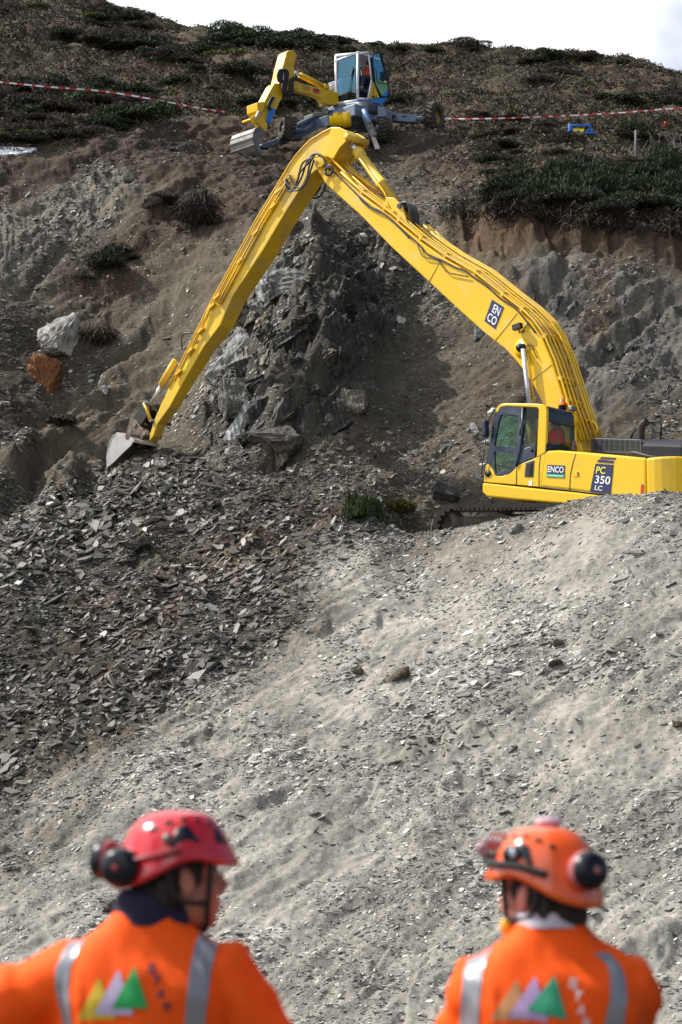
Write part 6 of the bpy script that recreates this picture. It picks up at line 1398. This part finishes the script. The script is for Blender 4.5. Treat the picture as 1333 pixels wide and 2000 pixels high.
# ================================================================== two onlookers in the foreground
def body_rings(rings, n=28):
    mb = MB(); vs = []
    for (z, rx, ry, cx, cy) in rings:
        for k in range(n):
            w = 2 * math.pi * k / n; c, s_ = math.cos(w), math.sin(w); e = .82
            vs.append((cx + rx * math.copysign(abs(c) ** e, c), cy + ry * math.copysign(abs(s_) ** e, s_), z))
    m = len(rings); fs = [[i * n + k, i * n + (k + 1) % n, (i + 1) * n + (k + 1) % n, (i + 1) * n + k] for i in range(m - 1) for k in range(n)] + [list(reversed(range(n))), [(m - 1) * n + k for k in range(n)]]
    mb.add(vs, fs, True); return mb
def person(label, P, kz, head, yaw, tilt, arms, helmet_mat, cap, skin, sw=.165):
    """P feet on the ground, back to the camera; head = local head centre (ear level); arms = ((elbow, hand), (elbow, hand))"""
    root = tag(empty('person', P), label, 'person')
    HM = Matrix.Translation(head) @ Matrix.Rotation(yaw, 4, 'Z') @ Matrix.Rotation(tilt[0], 4, 'X') @ Matrix.Rotation(tilt[1], 4, 'Y')
    M3 = HM.to_3x3(); arms = [((e_[0], e_[1], e_[2] * kz), (h_[0], h_[1], h_[2] * kz)) for e_, h_ in arms]
    def hp(*v): return HM @ Vector(v)
    # ---- continuous body
    b = body_rings([(z_ * kz, *r_) for z_, *r_ in [(.86, .15, .11, 0, 0), (1.0, .15, .105, 0, 0), (1.2, .165, .11, 0, 0), (1.38, .185, .11, 0, 0), (1.48, .15, .09, 0, 0), (1.53, .07, .06, 0, 0)]])
    nb = Vector((0, -.01, 1.50 * kz)); b.tube([nb, (nb + hp(0, -.03, -.08)) / 2, hp(0, -.028, -.06)], [.07, .062, .058], 18)
    def E(c, r): b.ell(hp(*c), r, M3, 24, 16)
    E((0, -.012, .045), (.076, .098, .088)); E((0, .03, -.035), (.060, .062, .078)); E((0, .072, -.098), (.024, .020, .020)); E((0, .05, -.075), (.045, .045, .04))
    E((.033, .066, -.028), (.026, .026, .030)); E((-.033, .066, -.028), (.026, .026, .030)); E((0, .082, .030), (.048, .014, .012))
    b.tube([hp(0, .086, .022), hp(0, .102, -.004), hp(0, .116, -.026)], [.008, .010, .013], 10); E((0, .104, -.032), (.019, .012, .009))
    E((0, .093, -.058), (.024, .010, .006)); E((0, .091, -.070), (.020, .010, .007))
    for sg_ in (-1, 1):
        E((sg_ * .079, -.002, -.012), (.007, .019, .032)); E((sg_ * .083, -.010, -.002), (.008, .010, .024))
    for (el, ha), sg_ in zip(arms, (-1, 1)):
        sh = Vector((sg_ * .175, 0, 1.445 * kz)); el = Vector(el); ha = Vector(ha)
        b.tube([sh, sh.lerp(el, .5), el, el.lerp(ha, .35), ha], [.055, .050, .040, .042, .027], 14)
        dv = (ha - el).normalized(); sd = dv.cross(Vector((0, 0, 1))).normalized(); nn = sd.cross(dv)
        b.ell(ha + dv * .05, (.045, .045, .016), Matrix((sd, dv, nn)).transposed(), 14, 8)
        for k in range(4):
            o_ = sd * (k - 1.5) * .021; ln = (.070, .080, .076, .060)[k]; base = ha + dv * .085 + o_
            b.tube([base, base + dv * ln * .45 - nn * .006, base + dv * ln * .8 - nn * .02, base + dv * ln - nn * .034], [.010, .0095, .0085, .007], 8)
        tb = ha + dv * .03 + sd * .04 * sg_; b.tube([tb, tb + dv * .03 + sd * .03 * sg_ - nn * .01, tb + dv * .06 + sd * .035 * sg_ - nn * .015], [.013, .011, .009], 8)
    for sg_ in (-1, 1): b.tube([(sg_ * .09, 0, .9), (sg_ * .11, .01, .5), (sg_ * .12, -.01, .1)], [.085, .062, .045], 14); b.ell((sg_ * .125, .05, .05), (.045, .12, .045))
    remesh(b, 'body', .0065, skin, root, 4)
    for sg_ in (-1, 1):
        ey = MB(); ey.ell(hp(sg_ * .031, .079, .010), (.0125, .0125, .0125), None, 12, 8); ey.build('eye', mat('eye', (.35, .33, .3), .2), root)
        bw_ = MB(); bw_.tube([hp(sg_ * .014, .0975, .031), hp(sg_ * .034, .0955, .037), hp(sg_ * .052, .078, .030)], [.004, .005, .003], 6); bw_.build('eyebrow', M_hair, root)
    # ---- hair
    h = MB(); h.ell(hp(0, -.022, .040), (.083, .098, .090), M3, 24, 14); h.ell(hp(0, -.062, -.040), (.064, .050, .050), M3, 20, 12)
    for sg_ in (-1, 1): h.ell(hp(sg_ * .072, .022, .012), (.010, .018, .034), M3, 12, 8); h.ell(hp(sg_ * .066, -.045, -.02), (.018, .03, .045), M3, 12, 8)
    remesh(h, 'hair', .006, M_hair, root, 2, lambda co: .003 * fbm(co[:, 0] * 60, co[:, 1] * 60, co[:, 2] * 60, 2, 5))
    # ---- jacket
    j = body_rings([(z_ * kz, *r_) for z_, *r_ in [(.84, .195, .150, 0, .01), (.95, .188, .145, 0, .01), (1.12, .185, .142, 0, .01), (1.28, .200, .145, 0, .0), (1.40, .212, .138, 0, -.005), (1.46, .208, .122, 0, -.005), (1.495, .190, .108, 0, -.004), (1.525, .152, .096, 0, -.005), (1.550, .112, .086, 0, -.006), (1.575, .084, .077, 0, -.006), (1.594, .076, .072, 0, -.006)]])
    for (el, ha), sg_ in zip(arms, (-1, 1)):
        sh = Vector((sg_ * sw, 0, 1.445 * kz)); el = Vector(el); ha = Vector(ha)
        j.tube([sh + Vector((-sg_ * .06, 0, -.01)), sh, sh.lerp(el, .3), sh.lerp(el, .7), el, el.lerp(ha, .4), el.lerp(ha, .9)], [.085, .092, .083, .072, .066, .060, .048], 18)
        j.ell(sh + Vector((sg_ * .01, 0, -.015)), (.082, .085, .078))
    def fold(co):
        x_, y_, z_ = co[:, 0], co[:, 1], co[:, 2]
        return .016 * fbm(x_ * 4.5, y_ * 5, z_ * 2.0, 3, 91) + .030 * np.maximum(0, fbm((x_ * .8 + z_ * .6) * 8, y_ * 3, (z_ * .8 - x_ * .6) * 2.2, 3, 97, .5, True) - .35) + .012 * np.maximum(0, fbm((x_ + z_) * 9, y_ * 5, (z_ - x_) * 3, 3, 93)) * (np.abs(x_) > .13) + .002 * fbm(x_ * 22, y_ * 22, z_ * 14, 2, 95)
    jk = remesh(j, 'jacket', .010, M_hivis, root, 5, fold)
    # ---- trousers and boots
    t = MB(); 
    for sg_ in (-1, 1): t.tube([(sg_ * .085, 0, .93), (sg_ * .105, .01, .5), (sg_ * .115, -.01, .10)], [.11, .085, .078], 16)
    t.ell((0, 0, .90), (.165, .125, .12)); remesh(t, 'trousers', .012, M_trouser, root, 3)
    for sg_ in (-1, 1):
        bt = MB(); bt.ell((sg_ * .12, .055, .055), (.055, .145, .055)); bt.tube([(sg_ * .118, -.01, .05), (sg_ * .118, -.01, .2)], [.062, .062], 14); remesh(bt, 'boot', .01, M_black, root, 2)
    # ---- helmet (climbing style), in head space
    a_, b_, Hh = .118, .128, .140; nu, nv = 72, 20
    def hsurf(ph, t_, off=0.0):
        """ph 0 = front; t 0 rim .. 1 crown"""
        th = t_ * math.pi / 2; cf, sf = math.cos(ph), math.sin(ph)
        ear = math.exp(-((abs(((ph + math.pi) % (2 * math.pi)) - math.pi) - 1.65) / .55) ** 2)
        back = (1 - cf) / 2
        z0 = .030 + .018 * ear - .045 * back ** 2 - .006 * (1 - ear)
        fl = (1 - t_) ** 6; brim = fl * (.006 + .018 * max(0, cf) ** 3 + .004 * max(0, -cf) ** 3)
        sq = max(0.0, math.cos(th)) ** .62; r1, r2 = (a_ + off) * sq + brim, (b_ + off) * sq + brim
        ridge = .003 * math.cos(ph * 2) ** 8 * math.sin(2 * th)
        return Vector((sf * (r1 + ridge), cf * (r2 + ridge) - .005, z0 * (1 - t_) ** 1.5 + (Hh + off) * math.sin(th) ** .92 + .012 * t_))
    hm = MB(); vs = [hp(*hsurf(2 * math.pi * i / nu, j_ / nv)) for j_ in range(nv + 1) for i in range(nu)]
    hm.add(vs, [[j_ * nu + i, j_ * nu + (i + 1) % nu, (j_ + 1) * nu + (i + 1) % nu, (j_ + 1) * nu + i] for j_ in range(nv) for i in range(nu)], True)
    he = hm.build('helmet', helmet_mat, root); so = he.modifiers.new('shell', 'SOLIDIFY'); so.thickness = .006; so.offset = -1
    def hpatch(name, pts, m_, off=.003, par=he):
        """small patch lying on the helmet; pts in (azimuth, t)"""
        c = (sum(p[0] for p in pts) / len(pts), sum(p[1] for p in pts) / len(pts)); V_ = [c]; n = len(pts); F_ = []
        rings_ = 4
        for r_i in range(1, rings_ + 1):
            for p in pts: V_.append((c[0] + (p[0] - c[0]) * r_i / rings_, c[1] + (p[1] - c[1]) * r_i / rings_))
        F_ += [[0, 1 + k, 1 + (k + 1) % n] for k in range(n)]
        for r_i in range(rings_ - 1):
            o_ = 1 + r_i * n; F_ += [[o_ + k, o_ + n + k, o_ + n + (k + 1) % n, o_ + (k + 1) % n] for k in range(n)]
        mb = MB(); mb.add([hp(*hsurf(u_, v_, off)) for u_, v_ in V_], F_, True); o = mb.build(name, m_, par); s2 = o.modifiers.new('s', 'SOLIDIFY'); s2.thickness = .004; s2.offset = -1; return o
    M_vent = mat('black_vent', (.008, .009, .014), .25)
    for sg_ in (-1, 1):
        hpatch('helmet_vent', [(sg_ * 1.95, .20), (sg_ * 1.80, .42), (sg_ * 1.60, .46), (sg_ * 1.38, .20)], M_vent)
        hpatch('helmet_vent', [(sg_ * 1.00, .22), (sg_ * .92, .44), (sg_ * .80, .44), (sg_ * .66, .22)], M_vent)
        for k in range(5):
            u_ = sg_ * (2.3 - k * .33); v_ = .50 + .07 * math.sin(k / 4 * math.pi); hpatch('vent_hole', [(u_ - .07, v_ - .022), (u_ - .07, v_ + .026), (u_ + .07, v_ + .026), (u_ + .07, v_ - .022)], M_vent)
    M_muff = mat('black_plastic', (.010, .012, .018), .34, spec=.3); M_ring = mat('dark_red_plastic', (.22, .015, .02), .3); M_strap = mat('dark_strap', (.02, .02, .022), .8)
    def muff(c, ax, r=.044, ring=M_ring):
        ax = Vector(ax).normalized(); q_ = empty('ear_defender'); q_.parent = he
        MB().lathe(hp(*c), M3 @ ax, [(-.030, .001), (-.030, r * .9), (-.012, r * 1.05), (0, r * 1.0)], 28).build('cushion', ring, q_)
        MB().lathe(hp(*c), M3 @ ax, [(0, r * 1.02), (.006, r), (.018, r * .92), (.027, r * .68), (.030, r * .25), (.030, .001)], 28).build('cup', M_muff, q_)
        MB().lathe(hp(*(Vector(c) + ax * .030)), M3 @ ax, [(0, .001), (0, .009), (.003, .008), (.003, .001)], 16).build('badge', ring, q_)
    cap(hp, hsurf, MB, muff, he, root, M_muff, M_ring, M_strap, M3)
    # chin strap
    for sg_ in (-1, 1):
        MB().tube(catmull([hp(sg_ * .088, .050, .05), hp(sg_ * .080, .050, -.0), hp(sg_ * .062, .052, -.06), hp(sg_ * .03, .058, -.112), hp(0, .060, -.122)], 4), .0065, 8).build('chin_strap', M_strap, he)
        MB().tube(catmull([hp(sg_ * .090, -.055, .03), hp(sg_ * .082, -.03, -.045), hp(sg_ * .066, .046, -.058)], 4), .006, 8).build('chin_strap', M_strap, he)
    return root, jk, he, hp
def sub_tri(t, lv):
    for _ in range(lv):
        o = []
        for a, b, c in t:
            ab, bc, ca = [((p[0] + q[0]) / 2, (p[1] + q[1]) / 2) for p, q in ((a, b), (b, c), (c, a))]; o += [(a, ab, ca), (ab, b, bc), (ca, bc, c), (ab, bc, ca)]
        t = o
    return t
def on_cloth(polys, jk, root, name, m, off=.003, lv=3):
    """flat print or tape laid on the jacket, following its surface"""
    bvh = BVHTree.FromPolygons([v.co for v in jk.data.vertices], [list(p.vertices) for p in jk.data.polygons]); V_ = []; F_ = []; C0 = Vector((0, 0, CAMZ)) - root.location
    tris = []
    for poly in polys:
        if len(poly) == 3: tris.append(tuple(poly))
        else:
            for i in range(1, len(poly) - 1): tris.append((poly[0], poly[i], poly[i + 1]))
    for t in sub_tri(tris, lv):
        ps = []
        for p in t:
            d = ray(*p).normalized(); h = bvh.ray_cast(C0, d)
            if h[0] is None: ps = None; break
            ps.append(h[0] - d * off)
        if ps: F_.append([len(V_) + k for k in range(3)]); V_ += ps
    me = bpy.data.meshes.new(name); me.from_pydata([tuple(v) for v in V_], [], F_); bm = bmesh.new(); bm.from_mesh(me); bmesh.ops.remove_doubles(bm, verts=bm.verts, dist=1e-4); bm.to_mesh(me); bm.free()
    return link(name, me, m, jk, True)
def strip(L_, R_, jk, root, name='reflective_stripe', m=None):
    """quad strip given left and right edge pixels from top to bottom, subdivided"""
    polys = []
    for i in range(len(L_) - 1): polys += [(L_[i], R_[i], R_[i + 1]), (L_[i], R_[i + 1], L_[i + 1])]
    return on_cloth(polys, jk, root, name, m or M_reflect, .0035, 3)
def cloth_letter(ch, cx, cy, h, ang, jk, root, m):
    vs, fs = text_geo(ch, .035); w = h * .85; ca, sa = math.cos(ang), math.sin(ang); P_ = []
    for a, b in vs: x_, y_ = (a - .5) * w, (.5 - b) * h; P_.append((cx + x_ * ca - y_ * sa, cy + x_ * sa + y_ * ca))
    polys = []
    for f in fs:
        for i in range(1, len(f) - 1): polys.append((P_[f[0]], P_[f[i]], P_[f[i + 1]]))
    return on_cloth(polys, jk, root, 'letter', m, .004, 1)
M_hred = mat('red_helmet_shell', (.62, .012, .022), .16, coat=.6, spec=.6); M_horg = mat('orange_helmet_shell', (.90, .115, .012), .2, coat=.5, spec=.6)
M_skin1 = mat('tanned_skin', (.52, .22, .15), .5, spec=.4, var=.12, vscale=16); M_skin2 = mat('flushed_skin', (.62, .24, .18), .5, spec=.4, var=.14, vscale=16)
PD = 5.5
def cap_red(hp, hs, MB_, muff, he, root, M_muff, M_ring, M_strap, M3):
    muff((.045, -.146, .026), (.80, -.60, -.05)); muff((-.030, -.160, .045), (-.5, -.85, .1))
    for sg_ in (-1, 1): MB_().tube(catmull([hp(*hs(sg_ * 1.75, .12, .006)), hp(*hs(sg_ * 2.2, .16, .012)), hp(*hs(sg_ * 2.7, .18, .02)), hp(sg_ * .04, -.155, .04)], 4), .006, 8).build('muff_arm', M_ring, he)
    MB_().ell(hp(*hs(-1.98, .30, .008)), (.010, .010, .012)).build('rivet', M_steel, he); MB_().ell(hp(*hs(1.98, .30, .008)), (.010, .010, .012)).build('rivet', M_steel, he)
    # dark neck collar
def cap_orange(hp, hs, MB_, muff, he, root, M_muff, M_ring, M_strap, M3):
    pk = mat('pinkish_plastic', (.42, .14, .15), .3); muff((-.035, -.150, .062), (-.30, -.94, .08), .043, pk); MB_().ell(hp(.02, .01, .160), (.032, .024, .014)).build('headband_pad', mat('lilac_band', (.50, .34, .42), .35), he)
    for sg_ in (-1, 1): MB_().tube(catmull([hp(*hs(sg_ * 2.2, .16, .012)), hp(*hs(sg_ * 1.7, .13, .010)), hp(*hs(sg_ * 1.2, .14, .010)), hp(*hs(sg_ * .7, .18, .012)), hp(*hs(sg_ * .25, .22, .016))], 4), .0085, 8).build('goggle_strap', M_strap, he)
    for sg_ in (-1, 1): MB_().ell(hp(*hs(sg_ * 1.5, .25, .004)), (.020, .020, .022), None).build('strap_clip', M_muff, he); MB_().ell(hp(*hs(sg_ * 1.62, .25, .018)), (.007, .007, .013)).build('strap_stud', M_chrome, he)
    g_ = MB_(); g_.tube(catmull([hp(*hs(-.75, .26, .026)), hp(*hs(-.35, .28, .036)), hp(*hs(0, .29, .036)), hp(*hs(.35, .28, .036)), hp(*hs(.75, .26, .026))], 4), .014, 10); g_.build('goggles', mat('pink_goggle_lens', (.42, .26, .28), .12), he)
    g2 = MB_(); g2.tube(catmull([hp(*hs(-.8, .36, .030)), hp(*hs(0, .40, .042)), hp(*hs(.8, .36, .030))], 6), .006, 8); g2.build('goggle_frame', mat('clear_grey_rim', (.5, .48, .5), .2), he)
    bk = MB_(); bk.ell(hp(-.064, .052, -.075), (.014, .012, .020)); bk.build('strap_buckle', mat('yellow_buckle', (.75, .42, .01), .4), he)
# left worker: torso centre at photo x 295, elbows out, head turned to the right
x0 = (292 - CX) / FPX * PD
p1_root, jk1, he1, hp1 = person('worker in orange jacket and red helmet seen from behind, face turned right', Vector((x0, PD, float(H(x0, PD)[0]))), 1.052, Vector((.066, .01, 1.741)), R(-68), (R(2), R(0)),
    (((-.50, -.02, 1.30), (-.24, .06, 1.03)), ((.34, -.02, 1.20), (.20, .10, 1.0))), M_hred, cap_red, M_skin1)
# right worker: head turned to the left
x1 = (1068 - CX) / FPX * PD
p2_root, jk2, he2, hp2 = person('worker in orange vest and orange helmet with goggles, seen from behind, face turned left', Vector((x1, PD, float(H(x1, PD)[0]))), 1.037, Vector((-.012, .01, 1.704)), R(48), (R(4), R(0)),
    (((-.185, .16, 1.20), (-.02, .30, 1.22)), ((.185, .12, 1.16), (.04, .30, 1.2))), M_horg, cap_orange, M_skin2, .148)
# scarf of the left worker, collar of the right worker
sc_ = MB(); sc_.lathe((.004, -.008, 1.575 * 1.05), (0.05, 0, 1), [(-.02, .080), (.02, .080), (.04, .074), (.055, .066), (.06, .05)], 28); o = sc_.build('neck_warmer', mat('navy_fleece', (.012, .010, .035), .9, bump=.4, bscale=60), p1_root)
nw = MB(); nw.tube([hp1(0, -.045, -.16), hp1(0, -.03, -.10), hp1(0, .01, -.095)], [.082, .074, .060], 20); remesh(nw, 'neck_warmer', .008, bpy.data.materials['navy_fleece'], p1_root, 3)
co_ = MB(); co_.lathe((.0, -.010, 1.572 * 1.037), (0, 0, 1), [(0, .079), (.03, .076), (.036, .070), (.03, .062)], 28); co_.build('shirt_collar', mat('lilac_grey_collar', (.5, .46, .52), .7), p2_root)
# reflective stripes, emblem and letters
strip([(150,1820),(128,1850),(108,1891),(108,1927),(124,2003),(130,2060)], [(176,1820),(156,1850),(138,1888),(133,1932),(139,2003),(146,2060)], jk1, p1_root)
strip([(392,1815),(380,1850),(371,1891),(365,1945),(360,2003),(356,2060)], [(424,1815),(424,1850),(414,1889),(407,1945),(400.5,2003),(396,2060)], jk1, p1_root)
M_ey = mat('print_yellow', (.60, .42, .02), .7); M_el = mat('print_lilac_grey', (.45, .38, .55), .7); M_eg = mat('print_green', (.01, .32, .07), .7); M_navyp = mat('print_navy', (.05, .03, .07), .7)
on_cloth([((193.5,1909),(151,1992),(227,1990))], jk1, p1_root, 'yellow_triangle', M_ey, .003, 4)
on_cloth([((232,1893),(184,1981),(261,1983))], jk1, p1_root, 'lilac_triangle', M_el, .0045, 4)
on_cloth([((263,1886.5),(218,1970),(290,1970))], jk1, p1_root, 'green_triangle', M_eg, .006, 4)
for ch, a, b in zip('STAW', (297, 306, 315, 326), (1891, 1914, 1940, 1966)): cloth_letter(ch, a, b, 20, R(8), jk1, p1_root, M_navyp)
M_et = mat('print_tan', (.55, .25, .10), .7); M_el2 = mat('print_lilac', (.42, .28, .50), .7); M_eg2 = mat('print_sea_green', (.03, .30, .16), .7); M_wp = mat('print_pale', (.75, .62, .60), .7)
strip([(938,1838),(915,1868),(905,1900),(900,1950),(898,2003),(896,2060)], [(972,1838),(952,1868),(943,1900),(937,1950),(934,2003),(932,2060)], jk2, p2_root)
strip([(1160,1860),(1186,1884),(1192,1910),(1192,1950),(1180,2003),(1176,2060)], [(1190,1860),(1212,1884),(1222,1910),(1226,1950),(1220,2003),(1214,2060)], jk2, p2_root)
on_cloth([((1010,1912),(956,1992),(1036,1994))], jk2, p2_root, 'tan_triangle', M_et, .003, 4)
on_cloth([((1046,1906),(992,1986),(1072,1996))], jk2, p2_root, 'lilac_triangle', M_el2, .0045, 4)
on_cloth([((1084,1904),(1028,1974),(1108,1992))], jk2, p2_root, 'green_triangle', M_eg2, .006, 4)
for ch, a, b in zip('STAW', (1120, 1129, 1136, 1145), (1920, 1945, 1972, 1998)): cloth_letter(ch, a, b, 21, R(10), jk2, p2_root, M_wp)
